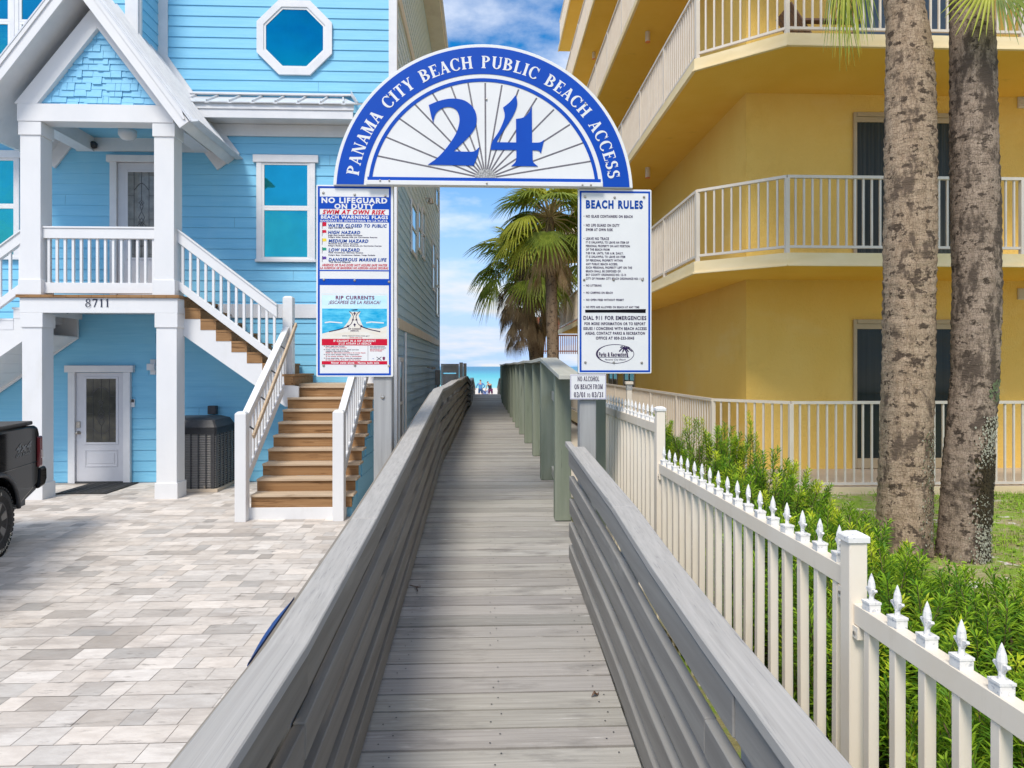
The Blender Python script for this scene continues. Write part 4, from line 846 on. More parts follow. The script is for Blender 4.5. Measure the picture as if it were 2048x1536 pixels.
p0 = b.p(183, 1481); p1 = b.p(262, 1447); serif_line(m, SLB, '03/31', p0[0], p1[0], p0[1], p1[1] - p0[1], b.fn, .0012)
m.build('lettering', SINK, b.t, recalc=False)

# ------------------------------------------------------------------ blue beach house
HX, HY, HZ = -1.70, 13.0, 12.1          # right front corner, front wall, eaves
PY = 11.38                              # porch front
house = thing('beach_house', 'three storey light blue clapboard beach house with white trim and a gabled porch', 'house', (-6.5, 13, 0))
def siding_y(mb, x0, x1, Y, z0, z1, e=.198):
    z = z0
    while z < z1 - .01:
        zt = min(z + e, z1)
        mb.poly([(x0, Y - .020, z), (x1, Y - .020, z), (x1, Y - .004, zt), (x0, Y - .004, zt)])
        mb.poly([(x0, Y - .004, z), (x1, Y - .004, z), (x1, Y - .020, z), (x0, Y - .020, z)]); z += e
def siding_x(mb, y0, y1, X, z0, z1, e=.198):
    z = z0
    while z < z1 - .01:
        zt = min(z + e, z1)
        mb.poly([(X + .020, y0, z), (X + .020, y1, z), (X + .004, y1, zt), (X + .004, y0, zt)])
        mb.poly([(X + .004, y0, z), (X + .004, y1, z), (X + .020, y1, z), (X + .020, y0, z)]); z += e
m = MB(); siding_y(m, -14, HX, HY, .02, HZ); m.box(-14, HX, HY, 24.9, -.02, HZ); m.build('front_wall', BLUE, house)
BYF = 12.23; BXR = -6.10
rj = random.Random(8); m = MB()
for i in range(70):
    zc = .02 + .198 * rj.randrange(0, 60); xj = rj.uniform(-12, -1.95); yq = BYF if (xj < BXR - .3 and zc > 6.5) else HY
    m.poly([(xj, yq - .0205, zc + .004), (xj + .005, yq - .0205, zc + .004), (xj + .005, yq - .0065, zc + .19), (xj, yq - .0065, zc + .19)])
m.build('board_joints', JOINTB, house, recalc=False)
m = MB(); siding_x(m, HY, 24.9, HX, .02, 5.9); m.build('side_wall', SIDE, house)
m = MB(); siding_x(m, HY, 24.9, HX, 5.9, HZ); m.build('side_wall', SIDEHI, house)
m = MB(); siding_y(m, -14, BXR, BYF, 6.55, HZ); siding_x(m, BYF, HY - .02, BXR, 6.55, HZ); m.box(-14, BXR, BYF, HY - .03, 6.53, HZ); m.build('bay_wall', BLUE, house)
m = MB(); m.box(BXR - .20, BXR + .024, BYF - .045, BYF, 6.55, HZ); m.box(BXR, BXR + .045, BYF + .0005, BYF + .07, 6.55, HZ); m.build('corner_board', TRIM, house, bevel=.004)
m = MB(); m.box(BXR, BXR + .18, HY - .05, HY - .021, 6.9, HZ); m.build('corner_board', TRIM, house, bevel=.004)
m = MB(); m.box(HX - .125, HX + .03, HY - .05, HY - .001, .02, HZ); m.box(HX + .001, HX + .032, HY, HY + .11, .02, HZ); m.build('corner_board', TRIM, house, bevel=.004)
m = MB(); m.box(HX + .001, HX + .04, 24.78, 24.92, 0, HZ); m.build('corner_board', TRIM, house)
m = MB(); m.box(-5.0, HX + .035, HY - .045, HY - .02, 3.08, 3.34); m.build('belt_board', TRIM, house, bevel=.003)
m = MB(); m.box(HX + .004, HX + .05, HY + .11, 24.78, 2.90, 3.10); m.build('belt_board', CREAM, house, bevel=.003)
m = MB(); m.box(HX + .004, HX + .05, HY + .11, 24.78, 9.15, 9.40); m.build('belt_board', CREAM, house, bevel=.003)
# main roof with overhang
m = MB(); m.box(-14.5, HX + .45, 12.5, 25.4, HZ, HZ + .22); o = m.build('roof', CREAM, house)
m = MB(); k = [(-14.6, 12.4, HZ + .22), (HX + .52, 12.4, HZ + .22), (HX + .52, 25.5, HZ + .22), (-14.6, 25.5, HZ + .22), (-9, 16, HZ + 3), (-6, 16, HZ + 3), (-6, 22, HZ + 3), (-9, 22, HZ + 3)]
m.hexa(k); m.build('metal_roof', METALR, house)

def casing(x0, x1, z0, z1, Y, wd=.10, head=.14, sill=.05, name='window', pane_mat=None, split=None, mull=None, dep=.045):
    """window: frame boards, sashes and panes; outer size given"""
    f = MB()
    f.box(x0, x0 + wd, Y - dep, Y - .003, z0 + sill, z1 - head); f.box(x1 - wd, x1, Y - dep, Y - .003, z0 + sill, z1 - head)
    f.box(x0 - .06, x1 + .06, Y - dep - .015, Y - .003, z1 - head, z1); f.box(x0 - .02, x1 + .02, Y - dep - .02, Y - .003, z0, z0 + sill)
    w = f.build(name, TRIM, house, bevel=.003)
    return w
def fixpart(o): # nested mesh whose geometry is in world coordinates
    return o
def pane(w, x0, x1, z0, z1, Y, mat, sash=.045):
    s = MB()
    s.box(x0, x0 + sash, Y - .035, Y - .004, z0 + sash, z1 - sash); s.box(x1 - sash, x1, Y - .035, Y - .004, z0 + sash, z1 - sash)
    s.box(x0, x1, Y - .035, Y - .004, z1 - sash, z1); s.box(x0, x1, Y - .035, Y - .004, z0, z0 + sash)
    s.build('sash', WHITE, w, bevel=.003)
    p = MB(); p.poly([(x0 + sash, Y - .018, z0 + sash), (x1 - sash, Y - .018, z0 + sash), (x1 - sash, Y - .018, z1 - sash), (x0 + sash, Y - .018, z1 - sash)])
    p.build('pane', mat, w, recalc=False)
WY = HY - .022
def px_rect(pl, pt_, pr, pb, Y):
    a = atY(pl, pt_, Y); b_ = atY(pr, pb, Y); return a[0], b_[0], b_[2], a[2]
# right window
x0, x1, z0, z1 = px_rect(514, 310.5, 631, 525, WY); w_ = casing(x0, x1, z0, z1, WY)
zm = atY(570, 417, WY)[2]
pane(w_, x0 + .10, x1 - .10, zm, z1 - .14, WY, GLW); pane(w_, x0 + .10, x1 - .10, z0 + .05, zm, WY, GLW)
# lower left window
x0, x1, z0, z1 = px_rect(-70, 301, 41, 520, WY); w_ = casing(x0, x1, z0, z1, WY); zm = atY(10, 413, WY)[2]
pane(w_, x0 + .10, x1 - .035, zm, z1 - .14, WY, GLW); pane(w_, x0 + .10, x1 - .035, z0 + .05, zm, WY, GLW)
# bay windows: transoms above, sashes below
BW = BYF - .022
for pl, pr in ((-90, 32), (32, 155)):
    x0, x1, z0, z1 = px_rect(pl, -120, pr, 152, BW); w_ = casing(x0 + .002, x1 - .002, z0, z1, BW, wd=.07, sill=.13)
    zm = atY(10, 45, BW)[2]
    pane(w_, x0 + .072, x1 - .072, zm, z1 - .14, BW, GLW); pane(w_, x0 + .072, x1 - .072, z0 + .13, zm, BW, GLW)
# octagon window
oc = atY(590, 77, WY); K8 = (atY(600, 77, WY)[0] - atY(590, 77, WY)[0]) / 10
def octa(R): return [(oc[0] + R * K8 / cos(pi / 8) * cos(pi / 8 + i * pi / 4), oc[2] + R * K8 / cos(pi / 8) * sin(pi / 8 + i * pi / 4)) for i in range(8)]
fy = lambda a, b_, c: (a, WY - c, b_)
def ring(mb, R0, R1, c0, c1):
    o, i = octa(R0), octa(R1)
    for k in range(8):
        k2 = (k + 1) % 8
        mb.hexa([fy(*o[k], c0), fy(*o[k2], c0), fy(*i[k2], c0), fy(*i[k], c0), fy(*o[k], c1), fy(*o[k2], c1), fy(*i[k2], c1), fy(*i[k], c1)])
m = MB(); ring(m, 75, 61.5, .002, .05); w_ = m.build('window', TRIM, house); tag(w_, 'octagonal window with wide white frame')
m = MB(); ring(m, 61.5, 57, .004, .032); m.build('sash', WHITE, w_)
m = MB(); m.poly([fy(*q, .018) for q in octa(57.5)]); m.build('pane', GLO, w_)
# side wall windows
def side_window(y0, y1, z0, z1):
    f = MB(); X = HX + .02; t = .08
    f.box(X, X + .035, y0, y0 + t, z0, z1); f.box(X, X + .035, y1 - t, y1, z0, z1); f.box(X, X + .035, y0 + t, y1 - t, z1 - t, z1); f.box(X, X + .035, y0 + t, y1 - t, z0, z0 + t)
    f.box(X, X + .03, y0 + t, y1 - t, (z0 + z1) / 2 - .025, (z0 + z1) / 2 + .025); w = f.build('window', WHITE, house)
    p = MB(); p.poly([(X + .012, y0 + t, z0 + t), (X + .012, y1 - t, z0 + t), (X + .012, y1 - t, z1 - t), (X + .012, y0 + t, z1 - t)]); p.build('pane', GLW if z0 > 3 else DGLASS, w, recalc=False)
for a in ((15.4, 16.6, 4.75, 5.95), (16.9, 17.7, 5.05, 6.2), (18.1, 18.8, 5.05, 6.4), (21.6, 22.6, 4.6, 6.2), (23.2, 24.3, 3.9, 6.0), (13.22, 13.85, .55, 2.35), (22.9, 24.2, 7.6, 9.0)): side_window(*a)
m = MB(); m.tube([(HX + .06, 14.1, .3), (HX + .06, 14.1, 2.86)], .022, 8); m.build('conduit', WHITE, house, smooth=True)
m = MB(); m.box(HX + .02, HX + .18, 22.9, 23.2, 1.55, 2.05); m.tube([(HX + .1, 23.05, 1.6), (HX + .1, 23.05, .6)], .03, 8); m.build('meter_box', ACG, house)
for y, z in ((16.2, 9.0), (19.5, 6.95)):
    m = MB(); m.lathe([(.05, 0), (.07, -.06), (.09, -.14), (.0, -.12)], (HX + .14, y, z), 12); m.bar((HX + .02, y, z), (HX + .14, y, z), .04, .04); m.build('flood_light', STEEL, house)
m = MB(); m.bar((HX + .02, 19.6, 2.15), (HX + .20, 19.6, 2.12), .03, .03); m.bar((HX + .20, 19.3, 2.12), (HX + .20, 20.3, 2.12), .05, .06); m.build('hose_bib', ACG, house)

# pent eave between the storeys
ez0 = atY(500, 236, 12.5)[2]; ez1 = atY(500, 209, 12.5)[2]; ex0, ex1 = -5.50, atY(706, 220, 12.5)[0]; etop = atY(600, 199, HY)[2]
m = MB(); m.box(ex0, ex1, 12.49, 12.53, ez0, ez1); m.box(ex0, ex1 + .02, 12.47, 12.49, ez1 - .09, ez1 + .01); m.build('fascia', TRIM, house, bevel=.003)
m = MB(); m.box(ex0, ex1, 12.53, HY - .02, ez0 + .05, ez0 + .07); m.build('soffit', TRIM, house)
m = MB(); th = .03
m.hexa([(ex0, 12.44, ez1), (ex1 + .06, 12.44, ez1), (ex1 - .25, HY - .01, etop), (ex0, HY - .01, etop), (ex0, 12.44, ez1 + th), (ex1 + .06, 12.44, ez1 + th), (ex1 - .25, HY - .01, etop + th), (ex0, HY - .01, etop + th)])
x = ex0 + .1
while x < ex1:      # standing seams with rounded tips
    m.bar((x, 12.43, ez1 + .04), (min(x, ex1 - .28), HY - .02, etop + .045), .025, .035); m.bar((x + .2, 12.425, ez1 + .01), (x + .2, 12.6, ez1 + .065), .33, .018); x += .405
m.build('pent_roof', METALR, house)
m = MB(); m.box(ex0, ex1 - .12, HY - .09, HY - .021, etop + .05, atY(600, 190, HY)[2]); m.build('flashing_board', TRIM, house, bevel=.003)
m = MB(); m.hexa([(ex1 - .12, HY - .09, etop + .05), (ex1 - .12, HY - .021, etop + .05), (ex1 - .12, HY - .021, etop + .16), (ex1 - .12, HY - .09, etop + .16), (ex1 + .05, HY - .40, ez1 + .05), (ex1 + .07, HY - .36, ez1 + .05), (ex1 + .07, HY - .36, ez1 + .13), (ex1 + .05, HY - .40, ez1 + .13)]); m.build('hip_cap', METALR, house)
m = MB(); m.box(ex0, HX - .128, HY - .06, HY - .021, atY(600, 275, HY)[2], ez0 + .045); m.build('frieze_board', TRIM, house, bevel=.003)

# porch
cw = []      # column x ranges
for a, b_ in ((44, 84), (312.5, 353.5)): cw.append((atY(a, 800, PY)[0], atY(b_, 800, PY)[0]))
CD = .30
zf = atY(200, 590, PY)[2]; zb = atY(200, 626, PY)[2]     # porch floor top, beam bottom
xl, xr = cw[0][0] - .03, cw[1][1] + .02
m = MB(); n = 13
for i in range(n):
    a = xl - .04 + (xr - xl + .08) * i / n; m.box(a, a + (xr - xl + .08) / n - .004, PY - .05, HY - .021, zf - .045, zf, 0)
m.build('porch_floor', STEPW, house)
m = MB(); m.box(xl, xr, PY - .015, PY + .06, zb, zf - .048); m.build('floor_beam', WHITE, house, bevel=.004)
m = MB(); m.box(xl + .02, xr - .02, PY + .06, HY - .021, zb + .10, zb + .12); m.box(xr - .08, xr, PY + .06, HY - .05, zb, zf - .05); m.box(xl, xl + .08, PY + .06, HY - .05, zb, zf - .05); m.build('porch_soffit', TRIM, house)
fb = lambda a, b_, c: (a, PY - .0155 - c, b_)
m = MB(); p0 = atY(171, 614, PY - .02); p1 = atY(219, 598, PY - .02); serif_line(m, Serif(.14, .06, .05, .06), '8711', p0[0], p1[0], p0[2], p1[2] - p0[2], fb, .008, .16)
for i in range(0): pass
m.build('house_number', NAVY, house, recalc=False)
zu0 = atY(200, 245, PY)[2]; zu1 = atY(200, 210, PY)[2]
cux = [(atY(40, 400, PY)[0], atY(81, 400, PY)[0]), (atY(308, 400, PY)[0], atY(348, 400, PY)[0])]
for i in (0, 1):
    a, b_ = cw[i]
    m = MB(); m.box(a, b_, PY, PY + CD, .0, zb); o = m.build('porch_column', WHITE, house, bevel=.004)
    m = MB(); e = .02; m.box(a - e, b_ + e, PY - e, PY + CD + e, .0, .265); m.build('column_base', WHITE, o, bevel=.005)
    m = MB(); m.box(a - e, b_ + e, PY - e, PY + CD + e, zb - .235, zb - .002); m.build('column_capital', WHITE, o, bevel=.005)
    a, b_ = cux[i]
    m = MB(); m.box(a, b_, PY, PY + CD, zf, zu0); o = m.build('porch_column', WHITE, house, bevel=.004)
    m = MB(); m.box(a - e, b_ + e, PY - e, PY + CD + e, zf, zf + .25); m.build('column_base', WHITE, o, bevel=.005)
    m = MB(); m.box(a - e, b_ + e, PY - e, PY + CD + e, zu0 - .22, zu0 - .002); m.build('column_capital', WHITE, o, bevel=.005)
xa, xb = cux[0][0] - .03, cux[1][1] + .0
m = MB(); m.box(xa, xb, PY - .03, PY + .26, zu0, zu1); m.build('porch_beam', WHITE, house, bevel=.004)
for a, b_ in cux:
    m = MB(); m.box(a + .02, b_ - .02, PY + .262, HY - .06, zu0 + .01, zu1 - .02); m.build('porch_beam', TRIM, house)
m = MB(); m.box(xa, xb, HY - .06, HY - .021, zu0 + .02, zu1 + .05); m.build('porch_header', TRIM, house)
m = MB(); m.box(xa, xb, PY + .262, HY - .061, zu1 - .02, zu1 + .01); m.build('porch_ceiling', BLUE, house)
q = atY(255, 262, PY + .9); m = MB(); m.lathe([(.0, -.12), (.10, -.10), (.15, -.03), (.15, .06), (.03, .065), (.03, .2)], (q[0], q[1], zu1 - .16), 20); m.build('ceiling_lamp', WHITE, house, smooth=True)
q = atY(188, 291, HY - .1); m = MB(); m.lathe([(.0, -.07), (.06, -.04), (.07, .03), (.04, .06)], (q[0], HY - .12, q[2]), 14); m.box(q[0] - .09, q[0] - .02, HY - .16, HY - .06, q[2] - .03, q[2] + .03); m.build('security_camera', BLK, house, smooth=True)

# gable roof over the porch
YF = PY - .38; XR = -6.485
def gz(px, py, Y): q = atY(px, py, Y); return q[0], q[2]
hx, hz_ = gz(359, 256, YF); SL = 1.335
HW = hx - XR; ztop_in = hz_ + SL * HW      # inner apex
ang = math.atan(SL); TH_ = .20 / cos(ang)   # vertical thickness of the fascia
for sg in (1, -1):
    fr = lambda a, b_, c, sg=sg: (XR + sg * a, c, b_)
    m = MB(); m.prism([(0, ztop_in), (HW, hz_), (HW + .145, hz_ + .105), (HW + .0, hz_ + .105 + .145 * SL), (0, ztop_in + TH_)], fr, YF, YF + .045); m.build('gable_fascia', WHITE, house, bevel=.004)
    m = MB(); m.prism([(0, ztop_in + TH_ - .085), (HW + .06, hz_ + .105 + .145 * SL - .085 - .06 * SL), (HW + .09, hz_ + .14), (HW + .03, hz_ + .112 + .145 * SL), (0, ztop_in + TH_ + .01)], fr, YF - .022, YF - .001); m.build('gable_edge_trim', WHITE, house)
    m = MB()      # roof slab: soffit and metal sheet
    m.prism([(0, ztop_in + .02), (HW + .02, hz_ + .01), (HW + .15, hz_ + .12), (0, ztop_in + TH_ - .02)], fr, YF + .046, HY - .021); m.build('roof_soffit', TRIM, house)
    m = MB(); zt = ztop_in + TH_
    m.prism([(0, zt), (HW + .17, zt - SL * (HW + .17)), (HW + .19, zt - SL * (HW + .19) + .035), (0, zt + .035)], fr, YF - .03, HY - .01)
    y = YF + .06
    while y < HY:
        m.bar(fr(.02, zt + .03, y), fr(HW + .17, zt - SL * (HW + .17) + .05, y), .022, .05, up=(sg * SL, 0, 1)); y += .23
    m.build('metal_roof_slope', METALR, house)
    m = MB(); m.prism([(HW + .17, zt - SL * (HW + .17) - .01), (HW + .30, zt - SL * (HW + .17) - .0), (HW + .30, zt - SL * (HW + .17) + .02), (HW + .19, zt - SL * (HW + .17) + .04)], fr, YF - .02, HY - .03); m.build('drip_edge', METALR, house)
    # frieze on the main wall following the rake
    m = MB(); A_, B_ = (1.895, 6.15), (1.48, 5.84); m.prism([A_, B_, (B_[0] - .62, B_[1] + .62 * SL), (A_[0] - .62, A_[1] + .62 * SL)], fr, HY - .064, HY - .021); m.build('rake_frieze', TRIM, house, bevel=.003)
# trim that runs up the wall above the roof
fr = lambda a, b_, c: (XR + a, c, b_); zt = ztop_in + TH_ + .05
m = MB(); m.prism([(.42, zt - SL * .42), (HW - .05, zt - SL * (HW - .05)), (HW + .03, zt - SL * (HW - .05)), (.56, zt - SL * .42)], fr, HY - .075, HY - .021); m.build('wall_flashing', TRIM, house)
# gable wall: trim and shingles
GY = PY - .02
gb = zu1; bl, br_ = gz(74.5, 207, GY), gz(312.7, 210, GY); ap = gz(195, 56, GY)
m = MB()
tw = .23
lo = [(bl[0] - .34, gb), (bl[0], gb + .002), ap, (ap[0], ap[1] + .36)]
for poly in ([(bl[0] - .36, gb), (bl[0], gb), ap, (ap[0], ap[1] + .44)], [(br_[0], gb), (br_[0] + .36, gb), (ap[0], ap[1] + .44), ap]): m.prism(poly, lambda a, b_, c: (a, c, b_), GY - .01, GY + .12)
m.build('gable_trim', WHITE, house, bevel=.003)
m = MB(); rs = random.Random(4)
hh = .105; z = gb - .04; row = 0
sl_l = (ap[1] - gb) / (ap[0] - bl[0]); sl_r = (ap[1] - gb) / (br_[0] - ap[0])
while z < ap[1]:
    x = bl[0] - rs.uniform(0, .15)
    while x < br_[0]:
        wd = rs.choice((.09, .12, .15, .17, .2, .24)); dz = rs.choice((0, 0, .022, .012))
        p = [(x + .003, z - dz), (x + wd - .003, z - dz), (x + wd - .003, z + hh + .05), (x + .003, z + hh + .05)]
        p = clip(p, -sl_l, 1, gb - sl_l * bl[0]); p = clip(p, sl_r, 1, gb + sl_r * br_[0]); p = clip(p, 0, -1, -gb)
        if len(p) > 2:
            yb = GY + .07; yt = GY + .10; f = lambda a, b_: (a, yb + (b_ - z) / (hh + .08) * .028 - .012 * (dz > 0), b_)
            m.poly([f(*q) for q in p])
            for i in range(len(p)): q, q2 = p[i], p[(i + 1) % len(p)]; m.poly([f(*q), f(*q2), (q2[0], GY + .115, q2[1]), (q[0], GY + .115, q[1])])
        x += wd
    z += hh; row += 1
m.poly([(bl[0] - .02, GY + .115, gb), (br_[0] + .02, GY + .115, gb), (ap[0], GY + .115, ap[1] + .02)])
m.build('gable_shingles', SHING, house, recalc=False)

# railings
def baluster_row(parent, pts, top, bot, wd=.038, mat=None):
    """pts: list of (x, y); top(x,y) and bot(x,y) heights"""
    for x, y in pts:
        m = MB(); m.box(x - wd / 2, x + wd / 2, y - wd / 2, y + wd / 2, bot(x, y), top(x, y)); m.build('baluster', WHITE, parent)
rx0, rx1 = cux[0][1], cux[1][0]; ry = PY + .10
zt0, zt1 = atY(200, 478, ry)[2], atY(200, 458, ry)[2]; zb0, zb1 = zf + .035, atY(200, 566, ry)[2]
m = MB(); m.box(rx0, rx1, ry - .045, ry + .045, zt0, zt1); m.box(rx0, rx1, ry - .06, ry + .06, zt1, zt1 + .03); m.box(rx0, rx1, ry - .03, ry + .03, zb0, zb1)
rail = m.build('porch_railing', WHITE, house, bevel=.004)
n = 14; baluster_row(rail, [(rx0 + (rx1 - rx0) * (i + .6) / n, ry) for i in range(n)], lambda x, y: zt0, lambda x, y: zb1)

# stairs
st = MB(); RUN, RIS = .255, .185
SX0, SX1 = -3.34, -1.905; Y0 = 9.80; LZ = 1.87; YL = Y0 + 8 * RUN       # landing front
stairs = MB(); stairs.box(SX0 + .0, SX1 - .09, Y0 - .01, Y0 + .25, 0, .17); stairs = stairs.build('staircase', WHITE, house, bevel=.004)
for k in range(9):
    yk = Y0 + k * RUN; z = .17 + RIS * k
    r_ = MB(); r_.box(SX0 + .02, SX1, yk + .012, yk + .037, z + (.0 if k == 0 else .001), z + RIS - .036); r_.build('riser', STEPW, stairs)
    t_ = MB(); t_.box(SX0 + .02, SX1 + .03, yk - .018, yk + RUN + .012 if k < 8 else yk + .14, z + RIS - .035, z + RIS); t_.build('tread', TREAD, stairs, bevel=.004)
m = MB()
for i in range(9): a = YL + .14 + i * .115; m.box(SX0 - .12, SX1 + .03, a + .003, min(a + .115, HY - .022), LZ - .036, LZ)
m.build('landing', TREAD, stairs)
# blue clad side under the lower flight
m = MB(); m.prism([(Y0 + .13, .0), (HY - .03, .0), (HY - .03, LZ - .05), (YL + .05, LZ - .05)] + sum([[(Y0 + k * RUN + .04, .17 + RIS * k - .04 + RIS), (Y0 + k * RUN + .04, .17 + RIS * k - .04)] for k in range(8, 0, -1)], []) + [(Y0 + .13, .13)], lambda a, b_, c: (c, a, b_), SX1 - .10, SX1 - .02)
zz_ = .12
m.build('side_skirt', SIDE if False else BLUE, stairs)
m = MB()
for z in (.22, .48, .74, 1.00, 1.26, 1.52): ya = Y0 + .25 + max(0, (z - .12) / RIS * RUN) + .1; m.box(SX1 - .0195, SX1 - .005, ya, HY - .04, z, z + .252 if z + .252 < LZ - .05 else LZ - .06)
m.build('skirt_clapboard', BLUE, stairs)
m = MB(); m.prism([(Y0 + .25, 0), (YL + .2, LZ - .25), (YL + .2, 0)], lambda a, b_, c: (c, a, b_), SX0 + .03, SX0 + .06); m.build('side_skirt', WHITE, stairs)
def newel(x0, y0, sz, z0, z1, parent):
    m = MB(); m.box(x0, x0 + sz, y0, y0 + sz, z0, z1 - .03); m.hexa(((x0, y0, z1 - .03), (x0 + sz, y0, z1 - .03), (x0 + sz, y0 + sz, z1 - .03), (x0, y0 + sz, z1 - .03), (x0 + .03, y0 + .03, z1), (x0 + sz - .03, y0 + .03, z1), (x0 + sz - .03, y0 + sz - .03, z1), (x0 + .03, y0 + sz - .03, z1)))
    m.build('newel_post', WHITE, parent, bevel=.005)
NS = .155
nlx = SX0 - .150; nrx = -2.14
yN = Y0 - .16; yU = YL - .02
zlow = 1.54
newel(nlx, yN, NS, 0, zlow + .0, stairs); newel(nlx + .02, yU, NS + .01, LZ - .3, 3.38, stairs); newel(nrx, yN, NS, 0, 1.56, stairs); newel(nrx, yU + .5, NS, LZ - .05, 2.95, stairs)
for xx, nm in ((nlx + .085, 'l'), (nrx + .078, 'r')):
    ya, yb = yN + NS, yU + .5 * (nm == 'r'); s_ = (2.86 - 1.50) / (yU - yN - NS); top = lambda y: 1.47 + (y - ya) * s_
    m = MB(); m.bar((xx, ya - .02, top(ya) - .02), (xx, yb, top(yb)), .10, .045); m.bar((xx, ya, top(ya) - .09), (xx, yb, top(yb) - .07), .06, .11)
    bo = lambda y: .60 + (y - ya) * s_
    m.bar((xx, ya, bo(ya) - .05), (xx, yb, bo(yb)), .06, .13)
    sr = m.build('stair_railing', WHITE, stairs, bevel=.004); n = 15
    for i in range(n): y = ya + (yb - ya) * (i + .6) / n; q = MB(); q.box(xx - .019, xx + .019, y - .019, y + .019, bo(y), top(y) - .10); q.build('baluster', WHITE, stairs)
m = MB(); hx_ = nlx + NS + .07; ya = yN + .10; m.bar((hx_, ya, 1.18), (hx_, yU + .1, 2.90), .035, .075)
m.build('wood_handrail', TREAD, stairs, bevel=.006)
m = MB()
for i in range(5): y = ya + .1 + i * .5; z = 1.18 + (y - ya) * (2.90 - 1.18) / (yU + .1 - ya); m.bar((hx_, y, z), (hx_ - .09, y, z + .06), .02, .02)
m.build('handrail_brackets', BLK, stairs)

# upper flight from the porch floor down to the landing, and its mirror on the left
UY0, UY1 = PY + .24, HY - .05
def flight(sgn, xs, name, mat_t, label=None):
    """sgn +1 descends to the right"""
    s = MB(); n = 7
    # front closed stringer
    P = lambda a, b_, c: (xs + sgn * a, c, b_)
    prof = []
    for k in range(n + 1):
        prof += [(k * RUN + .002, zf - RIS * (k + 1) - .002), ((k + 1) * RUN + .002, zf - RIS * (k + 1) - .002)]
    prof = [(0, zf - RIS - .002)] + prof[1:-1]
    last = prof[-1]
    poly = prof + [(last[0] + .12, last[1] - .02), (last[0] + .12, last[1] - .36), (last[0] - .1, last[1] - .36), (0, zf - RIS - .46)]
    s.prism(poly, P, UY0 + .0, UY0 + .045); s.prism(poly, P, UY1 - .045, UY1)
    # boarded underside
    for k in range(9):
        a0 = k * .24; a1 = a0 + .235; zz0 = zf - RIS - .45 - a0 * RIS / RUN * .93; zz1 = zf - RIS - .45 - a1 * RIS / RUN * .93
        s.hexa([P(a0, zz0, UY0 + .046), P(a1, zz1, UY0 + .046), P(a1, zz1, UY1 - .046), P(a0, zz0, UY1 - .046), P(a0, zz0 + .02, UY0 + .046), P(a1, zz1 + .02, UY0 + .046), P(a1, zz1 + .02, UY1 - .046), P(a0, zz0 + .02, UY1 - .046)])
    o = s.build(name, WHITE, house)
    for k in range(n + 1):
        z = zf - RIS * k; a = k * RUN
        r_ = MB(); x0_, x1_ = sorted((xs + sgn * (a + .0), xs + sgn * (a + .03))); r_.box(x0_, x1_, UY0 - .004, UY1, z - RIS, z - .04); r_.build('riser', mat_t, o)
        if k < n:
            t_ = MB(); x0_, x1_ = sorted((xs + sgn * (a + .031), xs + sgn * (a + RUN + .05))); t_.box(x0_, x1_, UY0 - .012, UY1, z - RIS - .035, z - RIS + .0); t_.build('tread', mat_t, o)
            b_ = MB(); x0_, x1_ = sorted((xs + sgn * (a + .03), xs + sgn * (a + RUN))); b_.box(x0_, x1_, UY0 - .006, UY0 - .001, z - RIS - RIS, z - RIS - .036)
            b_.build('step_block', mat_t, o)
    return o
fl = flight(1, xr - .02, 'upper_flight', STEPW)
xs = cux[1][1]; xe = nlx + .02
ryu = PY + .16
tA, tB = atY(354, 460, ryu), atY(566, 621, ryu); bA, bB = atY(357, 561, ryu), atY(546, 694, ryu)
m = MB(); dz = (tB[2] - tA[2]) / (tB[0] - tA[0])
def slope_rail(mb, x0, x1, zref, xref, h, dp):
    za = zref + dz * (x0 - xref); zb_ = zref + dz * (x1 - xref)
    mb.hexa([(x0, ryu - dp, za - h), (x1, ryu - dp, zb_ - h), (x1, ryu + dp, zb_ - h), (x0, ryu + dp, za - h), (x0, ryu - dp, za), (x1, ryu - dp, zb_), (x1, ryu + dp, zb_), (x0, ryu + dp, za)])
slope_rail(m, xs, xe, tA[2], tA[0], .19, .04); slope_rail(m, xs, xe, tA[2] + .03, tA[0], .03, .06); slope_rail(m, xs, xe - .05, bA[2], bA[0], .15, .035)
o = m.build('upper_railing', WHITE, house, bevel=.004); n = 13
baluster_row(o, [(xs + (xe - xs) * (i + .6) / n, ryu) for i in range(n)], lambda x, y: tA[2] - .15 + dz * (x - tA[0]), lambda x, y: bA[2] - .05 + dz * (x - bA[0]))
fl2 = flight(-1, xl + .02, 'upper_flight', TRIM)
m = MB(); dz = -dz; xs2 = cux[0][0]; zl = tA[2]
slope_rail(m, xs2 - 2.2, xs2, zl, xs2, .19, .04); slope_rail(m, xs2 - 2.2, xs2, zl + .03, xs2, .03, .06); slope_rail(m, xs2 - 2.2, xs2, bA[2], xs2, .15, .035)
o = m.build('upper_railing', WHITE, house, bevel=.004)
baluster_row(o, [(xs2 - 2.1 + 2.1 * (i + .4) / 13, ryu) for i in range(13)], lambda x, y: zl - .15 + dz * (x - xs2), lambda x, y: bA[2] - .05 + dz * (x - xs2))

